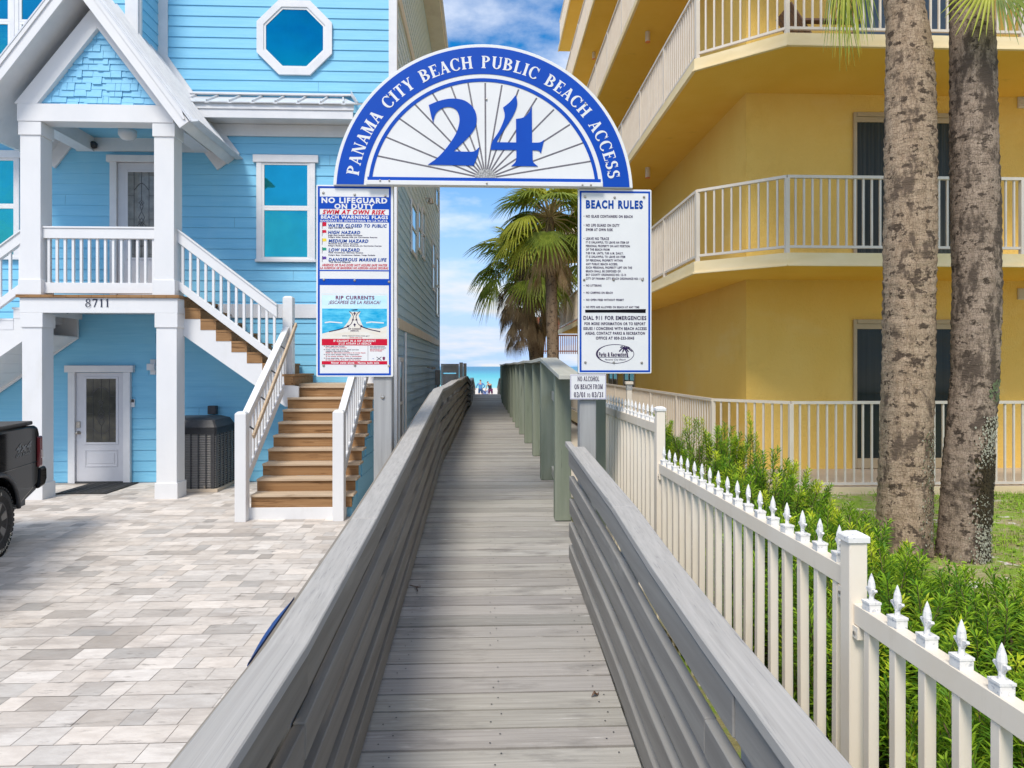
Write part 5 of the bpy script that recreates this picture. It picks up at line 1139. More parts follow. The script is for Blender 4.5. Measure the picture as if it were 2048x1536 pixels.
# doors
def door(pl, pt_, pr, pb, gl, gt, gr_, gb_, Y, zbot_=None, jl=13, jr=13, head=13, lower_panel=True, lite='leaded'):
    x0, x1, z0, z1 = px_rect(pl, pt_, pr, pb, Y)
    if zbot_ is not None: z0 = zbot_
    jw = .125
    d = MB(); d.box(x0 + .004, x1 - .004, Y - .030, Y - .004, z0 + .03, z1 - .004); o = d.build('door', DOORP, house, bevel=.002)
    f = MB(); f.box(x0 - jw, x0 - .002, Y - .075, Y - .003, z0, z1 + .002); f.box(x1 + .002, x1 + jw, Y - .075, Y - .003, z0, z1 + .002); f.box(x0 - jw - .06, x1 + jw + .06, Y - .085, Y - .003, z1 + .004, z1 + .13); f.build('door_frame', TRIM, o, bevel=.003)
    s = MB(); s.box(x0, x1, Y - .07, Y - .005, z0, z0 + .03); s.build('threshold', BLK, o)
    gx0, gx1, gz0, gz1 = px_rect(gl, gt, gr_, gb_, Y)
    if zbot_ is not None and lite != 'leaded_low': gz0 = max(gz0, z0 + .45)
    p = MB(); p.poly([(gx0, Y - .034, gz0), (gx1, Y - .034, gz0), (gx1, Y - .034, gz1), (gx0, Y - .034, gz1)]); p.build('glass', GLD if lower_panel is False else GLD2, o, recalc=False)
    e = MB(); t = .04
    for a in ((gx0 - t, gx0, gz0 - t, gz1 + t), (gx1, gx1 + t, gz0 - t, gz1 + t), (gx0, gx1, gz1, gz1 + t), (gx0, gx1, gz0 - t, gz0)): e.box(a[0], a[1], Y - .042, Y - .0295, a[2], a[3])
    e.build('glass_moulding', DOORP, o, bevel=.003)
    # leaded pattern
    l = MB(); cx = (gx0 + gx1) / 2; cz = (gz0 + gz1) / 2; w2 = (gx1 - gx0) / 2; h2 = (gz1 - gz0) / 2; yl = Y - .036
    def seg(a, b_, wd=.007): l.bar((a[0], yl, a[1]), (b_[0], yl, b_[1]), wd, .003, up=(0, -1, 0))
    for k in (-.55, .55): seg((cx + k * w2, gz0), (cx + k * w2, gz1))
    for zq in (.93, .45, -.1, -.55, -.92): seg((gx0, cz + zq * h2), (cx - .55 * w2, cz + zq * h2)); seg((gx1, cz + zq * h2), (cx + .55 * w2, cz + zq * h2))
    arc = [(cx + w2 * .55 * cos(a), cz + h2 * (.58 + .16 * sin(a) ** 3)) for a in [pi * i / 10 for i in range(11)]]
    for a, b_ in zip(arc, arc[1:]): seg(a, b_, .012)
    arc = [(q[0], 2 * cz - q[1]) for q in arc]
    for a, b_ in zip(arc, arc[1:]): seg(a, b_, .012)
    for (dz_, rw, rh) in ((.28, .20, .06), (.20, .12, .10), (-.06, .22, .14), (-.26, .34, .10), (-.34, .20, .16), (-.17, .2, .1)):
        q = [(cx, cz + (dz_ * h2) + rh * h2), (cx + rw * w2, cz + dz_ * h2), (cx, cz + dz_ * h2 - rh * h2), (cx - rw * w2, cz + dz_ * h2)]
        for i in range(4): seg(q[i], q[(i + 1) % 4], .008)
    seg((cx, gz1), (cx, cz + .34 * h2)); seg((cx, cz - .5 * h2), (cx, gz0)); l.build('leading', LEAD, o)
    if lower_panel:
        px0, px1, pz0, pz1 = gx0 - .03, gx1 + .03, z0 + .30, z0 + .62
        e = MB(); t = .022
        for a in ((px0, px0 + t, pz0, pz1), (px1 - t, px1, pz0, pz1), (px0 + t, px1 - t, pz1 - t, pz1), (px0 + t, px1 - t, pz0, pz0 + t)): e.box(a[0], a[1], Y - .040, Y - .029, a[2], a[3])
        e.box(px0 + .06, px1 - .06, Y - .036, Y - .029, pz0 + .06, pz1 - .06); e.build('raised_panel', DOORP, o, bevel=.004)
    return o, (x0, x1, z0, z1)
o, r4 = door(154, 745, 250, 968, 175, 757.5, 234, 884, WY, zbot_=.01)
q0 = atY(159, 849, WY); m = MB(); m.box(q0[0] - .035, q0[0] + .035, WY - .05, WY - .029, q0[2] - .06, q0[2] + .06); m.build('lock', STEEL, o, bevel=.004)
q0 = atY(160, 865, WY); m = MB(); m.lathe([(.035, 0), (.03, -.015), (.015, -.03), (.02, -.05), (.03, -.07), (.018, -.085), (.001, -.087)], (q0[0], WY - .03, q0[2]), 14, axis='Y'); m.build('door_knob', STEEL, o, smooth=True)
o, r5 = door(237, 326, 325, 520, 258, 345, 312, 516, WY, zbot_=zf, lower_panel=False)
q0 = atY(267, 806, WY); m = MB(); m.box(q0[0] - .03, q0[0] + .03, WY - .03, WY - .001, q0[2] - .075, q0[2] + .075); o = m.build('doorbell', WHITE, house, bevel=.004)
m = MB(); m.box(q0[0] - .026, q0[0] + .026, WY - .033, WY - .0305, q0[2] + .012, q0[2] + .07); m.build('doorbell_lens', BLK, o)
q0 = atY(307, 734, WY); m = MB(); m.box(q0[0] - .05, q0[0] + .05, WY - .03, WY - .001, q0[2] - .14, q0[2] + .14); m.box(q0[0] - .07, q0[0] + .07, WY - .12, WY - .03, q0[2] - .06, q0[2] + .06); m.build('wall_sconce', TRIM, house, bevel=.004)
q0 = atY(131, 633, HY - .5); m = MB(); m.lathe([(.06, .03), (.06, 0), (.02, -.03), (.025, -.08), (.0, -.09)], (q0[0], q0[1], zb + .09), 12); m.build('ceiling_hook', BLK, house)

# ------------------------------------------------------------------ things on the drive
t = thing('door_mat', 'black rubber mat lying before the ground floor door', 'mat', (-8, 12.4, 0))
c4 = [atD(110, 987, 1)]
def atZ(px, py, z): r = ray(px, py); k = (z - CZ) / r[2]; return (r[0] * k, r[1] * k, z)
cs = [atZ(110, 987.5, .02), atZ(196, 987.5, .02), atZ(249, 968.5, .02), atZ(140, 970, .02)]
x0, x1 = cs[0][0], cs[1][0] + .12
m = MB(); m.box(x0, x1, cs[0][1], HY - .09, .010, .026); m.build('rubber_sheet', RUB, t, bevel=.004)
m = MB()
for i in range(4): xx = x0 + (x1 - x0) * (i + .5) / 4; m.box(xx - .012, xx + .012, cs[0][1] + .05, HY - .14, .0265, .031)
m.build('ribs', BLK, t)

ac = thing('air_conditioner', 'dark charcoal outdoor air conditioning unit standing behind the right porch column', 'air conditioner', (-4.9, 12.4, 0))
ax0, ax1, ay0, ay1 = -5.62, -4.66, 11.98, 12.86; az = 1.0
m = MB(); m.box(ax0 - .05, ax1 + .05, ay0 - .05, ay1 + .05, .008, .06); m.build('pad', PATIO, ac)
m = MB(); ch = .03
oct_ = lambda e, z: [(ax0 + ch - e, ay0 - e, z), (ax1 - ch + e, ay0 - e, z), (ax1 + e, ay0 + ch - e, z), (ax1 + e, ay1 - ch + e, z), (ax1 - ch + e, ay1 + e, z), (ax0 + ch - e, ay1 + e, z), (ax0 - e, ay1 - ch + e, z), (ax0 - e, ay0 + ch - e, z)]
m.sweep([oct_(-.02, .06), oct_(-.02, az)]); m.build('coil_body', ACG, ac)
m = MB()
for i in range(22):      # louvre slats
    z = .09 + i * .041; m.sweep([oct_(-.016, z), oct_(.006, z + .006), oct_(.002, z + .018), oct_(-.016, z + .024)], closed=False)
m.build('louvres', ACG, ac)
m = MB()
for i in range(8): x = ax0 + ch + (ax1 - ax0 - 2 * ch) * i / 7; m.box(x - .012, x + .012, ay0 - .012, ay0 + .01, .06, az)
for i in range(6): y = ay0 + ch + (ay1 - ay0 - 2 * ch) * i / 5; m.box(ax1 - .01, ax1 + .012, y - .012, y + .012, .06, az)
m.box(ax1 - ch - .05, ax1 - .02, ay0 - .008, ay0 + ch, .06, az); m.build('corner_rails', BLK, ac)
m = MB(); m.sweep([oct_(.012, az), oct_(.012, az + .12), oct_(-.05, az + .24), oct_(-.16, az + .28)]); m.build('top_cap', BLK, ac)
m = MB()
for i in range(9): z = az + .015 + i * .012; m.sweep([oct_(.014, z), oct_(.018, z + .003), oct_(.014, z + .006)], closed=False)
m.build('cap_grooves', BLK, ac)
m = MB(); m.tube([(ax1 - .18, ay0 - .02, .02), (ax1 - .18, ay0 - .02, .12)], .018, 8); m.build('pipe_stub', STEEL, ac)
m = MB(); m.box(-5.16, -5.00, 12.88, HY - .025, 1.28, 1.44); m.build('disconnect_box', BLK, ac, bevel=.01)

# gate beside the house
t = thing('timber_gate', 'brown board gate and fence between the house and the boardwalk rail', 'gate', (-1.2, 25.2, 0))
gx0, gx1 = -1.64, -.72; gzt = CZ + .10
m = MB()
for za, zb_ in ((.2, .74), (.78, 1.32), (1.36, 1.90), (1.94, gzt)): m.box(gx0, gx1 - .26, 25.22, 25.25, za, zb_)
m.build('boards', BROWNF, t)
m = MB(); m.box(gx0, gx0 + .09, 25.17, 25.22, .2, gzt); m.box(gx1 - .36, gx1 - .26, 25.17, 25.22, .2, gzt); m.box(gx0 + .09, gx1 - .36, 25.17, 25.22, gzt - .09, gzt); m.bar((gx1 - .40, 25.18, 1.9), (gx0 + .2, 25.18, .9), .02, .05); m.build('gate_frame', BROWNF, t)
m = MB(); m.box(gx1 - .24, gx1 - .11, 25.1, 25.24, -.5, gzt + .05); m.box(gx1 - .10, gx1 + .02, 25.2, 25.32, -.5, gzt + .02); m.build('gate_posts', BROWNF, t)

# ------------------------------------------------------------------ yellow apartment building
apt = thing('apartment_building', 'yellow stucco apartment building with stacked balconies and almond railings', 'building', (9, 11, .45))
FZ = [.52, 3.723, 6.72, 9.72, 12.72, 15.72, 18.72]; ST = .16
P1 = (4.11, 9.148); P2 = (3.085, 9.99); YE = 28.9; XE = 16.0; WX, WYL = 4.18, 10.80
m = MB(); m.box(WX, XE, WYL, YE - .3, .1, 24)
m.build('wall', YEL, apt)
for i, z in enumerate(FZ):
    e = .0
    poly = [(XE, P1[1]), P1, P2, (P2[0], YE), (WX + .3, YE), (WX + .3, WYL + .3), (XE, WYL + .3)] if i else [(XE, P1[1] + .0), (P1[0] + .04, P1[1]), (P2[0] + .22, P2[1]), (P2[0] + .22, YE), (WX + .3, YE), (WX + .3, WYL + .3), (XE, WYL + .3)]
    t0 = ST if i else .4
    m = MB(); k = len(poly); m.prism(poly, lambda a, b_, c: (a, b_, c), z - t0, z, 0)
    m.mi[-(k + 2)] = 1; m.mi[-(k + 1)] = 2      # soffit, deck
    for j in range(k):
        pass
    o = m.build('balcony_slab' if i else 'patio_slab', [SLAB, SOFF, PATIO], apt, recalc=False)
    if i:       # drip lip
        m = MB()
        for a, b_ in (((XE, P1[1]), P1), (P1, P2), (P2, (P2[0], YE))):
            m.bar((a[0], a[1] - .0 , z - ST - .012), (b_[0], b_[1], z - ST - .012), .05, .02)
        m.build('drip_edge', SLAB, apt)
def railing(name, pts, z0, zt, bot, spacing, indiv, post_at):
    r_ = MB()
    for (a, b_) in zip(pts, pts[1:]):
        r_.bar((a[0], a[1], zt - .02), (b_[0], b_[1], zt - .02), .055, .04); r_.bar((a[0], a[1], bot), (b_[0], b_[1], bot), .035, .035)
    o = r_.build(name, RAILY, apt)
    for p in post_at: r_ = MB(); r_.box(p[0] - .028, p[0] + .028, p[1] - .028, p[1] + .028, z0, zt - .04); r_.build('railing_post', RAILY, o)
    bal = MB(); segs = []
    for si, (a, b_) in enumerate(zip(pts, pts[1:])):
        Ln = sqrt((b_[0] - a[0])**2 + (b_[1] - a[1])**2); n = int(Ln / spacing)
        for i in range(1, n):
            x = a[0] + (b_[0] - a[0]) * i / n; y = a[1] + (b_[1] - a[1]) * i / n; an = atan2(b_[1] - a[1], b_[0] - a[0])
            if indiv[si] and i * spacing < 4.6:
                q = MB(); q.box(-.012, .012, -.012, .012, bot, zt - .04)
                key = round(zt - bot, 3)
                if key not in balp: qo = q.build('baluster', RAILY, None); balp[key] = (qo, bot)
                else: qo = balp[key][0].copy(); COL.objects.link(qo)
                qo.parent = o; qo.location = Vector((x, y, bot - balp[key][1])) - Vector(apt.location); qo.rotation_euler = (0, 0, an)
            else:
                d = Vector((b_[0] - a[0], b_[1] - a[1], 0)).normalized(); bal.bar((x, y, bot), (x, y, zt - .04), .024, .024, up=d)
    if bal.v: tag(bal.build('balusters', RAILY, o), kind='stuff')
balp = {}
ins = .06
Q1 = (P1[0] + .02, P1[1] + ins); Q2 = (P2[0] + ins, P2[1] + .03)
for i in range(1, 7):
    z = FZ[i]; ps = [Q1, Q2] + [(Q2[0], Q2[1] + 1.85 * k) for k in range(1, 11)] + [(Q1[0] + 1.42 + 1.9 * k, Q1[1]) for k in range(5)]
    railing('balcony_railing', [(XE, Q1[1]), Q1, Q2, (Q2[0], YE - .06)][0:4] if i > 2 else [Q1, (XE, Q1[1])], z, z + 1.07, z + .09, .118, [False] * 3 if i > 2 else [True], ps)
    if i <= 2: railing('balcony_railing', [Q1, Q2, (Q2[0], YE - .06)], z, z + 1.07, z + .09, .118, [i == 1, False], [])
q1 = (P1[0] + .07, P1[1] + .05); q2 = (P2[0] + .30, P2[1] + .05)
railing('patio_railing', [q1, (XE, q1[1])], .52, 1.695, .56, .125, [True], [q1, (q1[0] + 4.6, q1[1])])
railing('patio_railing', [q1, q2, (q2[0], YE - .06)], .52, 1.695, .56, .125, [True, False], [q2] + [(q2[0], q2[1] + 1.9 * k) for k in range(1, 9)])
# sliding doors on the front
for i in range(6):
    z = FZ[i]; zt = atY(1709, 226, WYL)[2] - FZ[1] + z if i else atY(1703, 639, WYL)[2]
    x0, x1 = atY(1705, 300, WYL)[0], atY(1938, 300, WYL)[0]; Y = WYL - .004
    gm = BGLASS if i == 2 else DGLASS
    f = MB(); t_ = .055; hd = .155
    f.box(x0, x0 + t_, Y - .04, Y, z + .01, zt); f.box(x1 - t_, x1, Y - .04, Y, z + .01, zt)
    f.box(x0 + t_, x1 - t_, Y - .05, Y, zt - .07, zt - .0); f.box(x0 + t_, x1 - t_, Y - .035, Y, zt - hd, zt - .073); f.box(x0 + t_, x1 - t_, Y - .045, Y, z + .01, z + .10 + .07 * (i == 0))
    xm = (x0 + x1) / 2; f.box(xm - .035, xm + .035, Y - .034, Y, z + .1 + .07 * (i == 0), zt - hd)
    d_ = f.build('sliding_door', DFRAME, apt, bevel=.003)
    for a, b_, yy in ((x0 + t_, xm - .035, .012), (xm + .035, x1 - t_, .012)):
        p = MB(); p.poly([(a, Y - yy, z + .1 + .07 * (i == 0)), (b_, Y - yy, z + .1 + .07 * (i == 0)), (b_, Y - yy, zt - hd), (a, Y - yy, zt - hd)]); p.build('glass_pane', gm if i != 1 else CURTG, d_, recalc=False) if i != 1 else None
        if i == 1:      # curtains behind clear dark glass: pleats show
            c_ = MB(); n = 26
            for k in range(n):
                xa = a + (b_ - a) * k / n; xb_ = a + (b_ - a) * (k + 1) / n; ya = Y - .012 + .006 * (k % 2); yb_ = Y - .012 + .006 * ((k + 1) % 2)
                c_.poly([(xa, ya, z + .1), (xb_, yb_, z + .1), (xb_, yb_, zt - hd), (xa, ya, zt - hd)])
            c_.build('glass_pane', CURTG, d_, recalc=False)
# vents
for py in (206, 588):
    q = atY(2046, py, WYL); m = MB(); m.box(q[0] - .10, q[0] + .10, WYL - .03, WYL - .002, q[2] - .09, q[2] + .09)
    o = m.build('wall_vent', RAILY, apt, bevel=.003); m = MB()
    for k in range(5): m.bar((q[0] - .085, WYL - .036, q[2] - .07 + k * .034), (q[0] + .085, WYL - .036, q[2] - .07 + k * .034), .018, .008)
    m.build('vent_slats', RAILY, o)
# ceiling lamps under the side walk
for i in range(2, 7):
    for y in (14.95, 22.45):
        zt = FZ[i] - ST
        m = MB(); m.lathe([(.055, -.22), (.055, 0)], (3.58, y, zt), 16); o = m.build('ceiling_lamp', RAILY, apt, smooth=False)
        m = MB(); m.lathe([(.0, -.205), (.05, -.205), (.058, -.225), (.052, -.232), (.0, -.228)], (3.58, y, zt), 16); m.build('lamp_lens', LAMPG, o)
# dark windows on the side wall
for i in range(6):
    for y in ((18.9, 21.4) if i == 0 else ()):
        z = FZ[i] + .0; f = MB(); X = WX - .003
        f.box(X - .03, X, y, y + .07, z + .02, z + 2.1); f.box(X - .03, X, y + 1.5, y + 1.57, z + .02, z + 2.1); f.box(X - .03, X, y + .07, y + 1.5, z + 2.03, z + 2.1); f.box(X - .028, X, y + .75, y + .82, z + .02, z + 2.03)
        o = f.build('side_window', DFRAME, apt); p = MB(); p.poly([(X - .01, y + .07, z + .02), (X - .01, y + 1.5, z + .02), (X - .01, y + 1.5, z + 2.03), (X - .01, y + .07, z + 2.03)]); p.build('glass_pane', DGLASS, o, recalc=False)

# chair on the upper balcony
q = atY(1612, 30, 10.2)
t = thing('lounge_chair', 'brown wooden lounge chair on the upper balcony behind the railing', 'chair', (q[0] + .2, 10.2, FZ[2]))
bx, by, bz = q[0] + .2, 10.2, FZ[2]
m = MB()
for k in range(5): m.bar((bx - .55, by - .22 + .11 * k, bz + .85), (bx - .20, by - .22 + .11 * k, bz + .33), .09, .02)
m.build('backrest', BROWNC, t)
m = MB()
for k in range(5): m.bar((bx - .22, by - .22 + .11 * k, bz + .33), (bx + .45, by - .22 + .11 * k, bz + .40), .09, .02)
m.build('seat', BROWNC, t)
for dy in (-.27, .27):
    m = MB(); m.bar((bx - .45, by + dy, bz), (bx + .42, by + dy, bz + .40), .03, .07); m.bar((bx + .42, by + dy, bz), (bx + .42, by + dy, bz + .55), .05, .06); m.build('leg', BROWNC, t)
    m = MB(); m.box(bx - .38, bx + .50, by + dy - .06, by + dy + .06, bz + .55, bz + .58); m.build('armrest', BROWNC, t)

# bollard light between the fence and the patio
q = atD(1258, 800, 11.0); t = thing('bollard_light', 'short tan bollard lamp standing behind the far end of the picket fence', 'lamp', (q[0], q[1], .45))
zt = CZ + (HOR - 763) / F * 11
m = MB(); m.box(q[0] - .04, q[0] + .04, q[1] - .04, q[1] + .04, .4, zt - .14); m.build('shaft', RAILY, t, bevel=.004)
m = MB(); m.box(q[0] - .045, q[0] + .045, q[1] - .045, q[1] + .045, zt - .138, zt - .05); m.build('lamp_shade', HUBG, t, bevel=.004)
m = MB(); m.box(q[0] - .06, q[0] + .06, q[1] - .06, q[1] + .06, zt - .048, zt); m.build('lamp_cap', RAILY, t, bevel=.006)

# red-brown lattice pavilion on the beach beyond the palms
t = thing('beach_pavilion', 'red brown timber pavilion with slatted railing seen beyond the palm trunks', 'pavilion', (5.2, 36, 0))
Yp = 36.0; p0 = atY(1060, 672, Yp); p1 = atY(1160, 708, Yp)
m = MB(); m.box(p0[0] - .9, p0[0] + 7, Yp - .4, Yp + 4, p0[2] + .55, p0[2] + .72); m.box(p0[0] - .3, p0[0] + 6.4, Yp, Yp + 3.4, p0[2] + .72, p0[2] + 1.0); m.build('roof', REDW, t)
m = MB(); z0, z1 = p1[2], p0[2]
for k in range(64): x = p0[0] + k * .1; m.box(x, x + .04, Yp, Yp + .03, z0, z1)
m.box(p0[0], p0[0] + 6.4, Yp - .02, Yp + .05, z1, z1 + .08); m.box(p0[0], p0[0] + 6.4, Yp - .02, Yp + .05, z0 + .12, z0 + .18); m.build('slat_railing', REDW, t)
for x in (p0[0] + .1, p0[0] + 3.2, p0[0] + 6.2):
    m = MB(); m.box(x, x + .14, Yp + .06, Yp + .2, -.6, z1 + .5); m.build('post', REDW, t)

# ------------------------------------------------------------------ palms
def trunk_mesh(centers, radii, seed, n=34, step=.03):
    r_ = random.Random(seed); pts = [Vector(c) for c in centers]
    secs = []; lenz = pts[-1].z - pts[0].z; k = int(lenz / step); ph = [r_.uniform(0, 6) for _ in range(6)]
    zs = [p.z for p in pts]
    for i in range(k + 1):
        z = pts[0].z + lenz * i / k
        j = max(q for q in range(len(zs) - 1) if zs[q] <= z + 1e-6); u = (z - zs[j]) / (zs[j + 1] - zs[j])
        c = pts[j].lerp(pts[j + 1], u); rd = radii[j] + (radii[j + 1] - radii[j]) * u
        rg = (1 + .016 * ((i % 3) - 1) + r_.uniform(-.012, .012))
        ring = []
        for a in range(n):
            an = 2 * pi * a / n
            v = 1 + .025 * sin(3 * an + ph[0] + z * .7) + .02 * sin(5 * an + ph[1] - z * 1.3) + .012 * sin(9 * an + z * 7 + ph[2]) + r_.uniform(-.012, .012)
            zz = .02 * sin(2 * an + ph[3] + z * 2)
            ring.append((c.x + rd * rg * v * cos(an), c.y + rd * rg * v * sin(an), z + zz))
        secs.append(ring)
    m = MB(); m.sweep(secs); return m
def fan(mb, hub, out, up, size, nseg, spread, droop, rnd, mi=0, fold=.5, tip=.0):
    out = Vector(out).normalized(); up = Vector(up); side = out.cross(up).normalized(); nrm = side.cross(out).normalized(); hub = Vector(hub)
    da = 2 * spread / nseg
    for i in range(nseg):
        a = -spread + da * (i + .5); d = out * cos(a) + side * sin(a)
        ln = size * (1 - .22 * (abs(a) / spread) ** 2) * rnd.uniform(.9, 1.06); pt = out * -sin(a) + side * cos(a)
        prev = None; jit = rnd.uniform(-.05, .05)
        for k, t in enumerate((.04, .25, .48, .75, 1.0)):
            p = hub + d * (ln * t) + nrm * (.10 * size * sin(pi * min(t, 1)) * fold * (1 - abs(a) / spread)) - Vector((0, 0, 1)) * (droop * size * t ** 2.4 * (1 + jit * 3)) + pt * (jit * size * t * t * .6)
            wv = ln * t * math.tan(da / 2) * 1.02 if t < .5 else ln * .52 * math.tan(da / 2) * (1.02 - t) ** .8 / .62
            off = nrm * (wv * .6)
            cur = (p - pt * wv, p + off, p + pt * wv)
            if prev:
                mb.poly([prev[0], prev[1], cur[1], cur[0]], mi); mb.poly([prev[1], prev[2], cur[2], cur[1]], mi)
            prev = cur
def crown(name, parent, c, nfr, seed, pet=(.9, 1.3), size=(.8, 1.05), elev=(75, -35), nseg=26, mats=(FR1, FR2, PET), yellow=.15, clear=False):
    r_ = random.Random(seed); m = MB(); c = Vector(c)
    for i in range(nfr):
        az = i * 2.39996 + r_.uniform(-.25, .25); f = i / max(1, nfr - 1); el = radians(elev[0] + (elev[1] - elev[0]) * f + r_.uniform(-10, 10))
        if clear and sin(az) < -.35 and el < radians(22) and r_.random() < .78: continue
        d = Vector((cos(az) * cos(el), sin(az) * cos(el), sin(el))); L_ = r_.uniform(*pet)
        mid = c + d * L_ * .55; end = c + d * L_ - Vector((0, 0, 1)) * (.22 * L_ * (1 - f * .3))
        m.tube([c, mid, end], [.022, .016, .010], 5, 2)
        o = (end - mid).normalized(); o = (o + Vector((0, 0, -.25))).normalized()
        fan(m, end, o, (0, 0, 1) if abs(o.z) < .95 else (1, 0, 0), r_.uniform(*size), nseg, radians(r_.uniform(75, 105)), r_.uniform(.25, .55), r_, 1 if r_.random() < yellow else 0)
    return m.build(name, list(mats), parent, recalc=False)
def skirt(name, parent, c, h, r0, nfr, seed, mats):
    r_ = random.Random(seed); m = MB(); c = Vector(c)
    for i in range(nfr):
        az = r_.uniform(0, 6.283); z = r_.uniform(0, 1); st = c + Vector((cos(az) * .12, sin(az) * .12, -h * z * .55))
        rr_ = r0 * r_.uniform(.55, 1.0) * (1 - .35 * z); end = st + Vector((cos(az) * rr_, sin(az) * rr_, -h * r_.uniform(.12, .3)))
        m.tube([st, (st + end) / 2 + Vector((0, 0, .05)), end], [.02, .014, .009], 4, 1)
        fan(m, end, (cos(az) * .22, sin(az) * .22, -1), (cos(az), sin(az), .2), r_.uniform(.6, .9) * min(1, h), 20, radians(r_.uniform(22, 42)), .1, r_, 0)
    return m.build(name, mats, parent, recalc=False)

def near_palm(label, base, centers, radii, seed, mat, ctop):
    t = thing('palm_tree', label, 'tree', base, group='palms on the lawn'); m = trunk_mesh(centers, radii, seed); m.build('trunk', mat, t, smooth=True); return t
b1 = atD(1808, 1090, 6.23)
cen1 = [(b1[0] - .02, b1[1], .35)] + [atD(x, y, 6.23) for x, y in ((1808, 1050), (1812, 900), (1817, 700), (1819, 450), (1819, 200), (1817, 90), (1812, 35), (1806, 0))] + [(3.88, 6.12, 8.6)]
rad1 = [.25, .228, .217, .214, .215, .206, .186, .165, .158, .15]
p1_ = near_palm('tall palm with tan cracked bark, the left of two trunks before the yellow building', (b1[0], b1[1], .44), cen1, rad1, 21, TR1, 7)
b2 = atD(1928, 1100, 6.12)
cen2 = [(b2[0] - .02, b2[1], .35)] + [atD(x, y, 6.12) for x, y in ((1928, 1060), (1935, 930), (1950, 750), (1954, 560), (1951, 400), (1947, 250), (1945, 100), (1940, 0))] + [(4.36, 6.0, 8.8)]
rad2 = [.215, .198, .19, .187, .190, .193, .186, .178, .165, .15]
p2_ = near_palm('palm with lichen and black moss on its darker trunk, nearer the right edge', (b2[0], b2[1], .44), cen2, rad2, 22, TR2, 7)
# moss and lichen patches on the second trunk
def patches(parent, name, cen, rad, a0, a1, ylo, yhi, num, mats, seed, szr=(.008, .022), d=6.12, off=.006):
    r_ = random.Random(seed); m = MB(); pts = [Vector(c) for c in cen]
    for i in range(num):
        z = r_.uniform(ylo, yhi); j = max([q for q in range(len(pts) - 1) if pts[q].z <= z] or [0]); u = (z - pts[j].z) / (pts[j + 1].z - pts[j].z)
        c = pts[j].lerp(pts[j + 1], u); rd = rad[j] + (rad[j + 1] - rad[j]) * u
        an = r_.gauss((a0 + a1) / 2, (a1 - a0) / 4); R = rd * 1.03 + off * r_.uniform(.3, 1.5); k = r_.choice(range(len(mats))); sz = r_.uniform(*szr)
        n_ = Vector((cos(an), sin(an), 0)); sd_ = Vector((-sin(an), cos(an), 0)); p = c + n_ * R; p.z = z
        ph = r_.uniform(0, 6); tl = r_.uniform(-.4, .4)
        m.poly([p + sd_ * sz * cos(ph + q) * r_.uniform(.7, 1.2) + Vector((0, 0, 1)) * sz * 1.3 * sin(ph + q) + n_ * (.3 * sz * r_.uniform(-.5, 1)) for q in (0, 1.05, 2.1, 3.15, 4.2, 5.25)], k)
    tag(m.build(name, mats, parent, recalc=False), kind='stuff')
MOSS = M('dark_moss', (.018, .012, .004), (.05, .035, .012), (40, 40, 40), rough=1)
LICH = M('pale_lichen', (.30, .29, .21), (.42, .41, .32), (40, 40, 40), rough=1)
LICHG = M('green_lichen', (.10, .13, .06), (.15, .18, .09), (40, 40, 40), rough=1)
zl = lambda y: CZ + (HOR - y) / F * 6.12
patches(p2_, 'moss', cen2, rad2, -1.75, -.65, zl(1040), zl(905), 2200, [MOSS], 31, (.004, .012))
patches(p2_, 'moss', cen2, rad2, -1.7, -.7, zl(1120), zl(1000), 600, [MOSS, LICH], 32, (.004, .011))
patches(p2_, 'lichen', cen2, rad2, -1.8, -.8, zl(930), zl(830), 700, [LICH, LICH, MOSS], 33, (.003, .009))
patches(p2_, 'lichen', cen2, rad2, -1.6, -.9, zl(800), zl(760), 60, [LICHG], 34, (.005, .014))
patches(p2_, 'lichen', cen2, rad2, -1.9, -.9, zl(1115), zl(980), 380, [LICH], 35, (.003, .008))
patches(p1_, 'lichen', cen1, rad1, -1.5, -.7, zl(1090), zl(860), 420, [LICHG, LICH, MOSS], 36, (.003, .008))
c1_ = (3.88, 6.12, 8.4); crown('crown', p1_, c1_, 26, 41, elev=(80, 0)); c2_ = (4.36, 6.0, 8.6); crown('crown', p2_, c2_, 26, 42, elev=(80, 0))
def hanging(parent, c, hub, out, size, nseg, spread, seed, mi=0, droop=.25):
    r_ = random.Random(seed); m = MB(); c = Vector(c); hub = Vector(hub); mid = (c + hub) / 2 + Vector((0, 0, .25))
    m.tube([c, mid, hub], [.02, .015, .01], 5, 2); fan(m, hub, out, (0, -1, .3), size, nseg, spread, droop, r_, mi, fold=.3); m.build('drooping_frond', [FR1, FR2, PET], parent, recalc=False)
for px, py, d_, o, sz, ns, sp_, sd_, mi in ((1668, -95, 6.0, (.05, -.1, -1), .98, 15, 14, 51, 0), (1688, -130, 5.95, (-.02, -.1, -1), 1.12, 13, 12, 56, 1), (1712, -120, 6.05, (-.06, -.1, -1), .92, 15, 16, 52, 0)):
    hanging(p1_, c1_, atD(px, py, d_), o, sz, ns, radians(sp_), sd_, mi, .06)
for px, py, d_, o, sz, ns, sp_, sd_, mi in ((1990, -40, 5.75, (.62, -.2, -.62), .62, 20, 55, 53, 0), (1985, -50, 5.8, (-.55, -.15, -.7), .62, 11, 30, 54, 1), (2060, -60, 5.9, (.05, -.2, -1), .60, 14, 40, 55, 0)):
    hanging(p2_, c2_, atD(px, py, d_), o, sz, ns, radians(sp_), sd_, mi, .12)

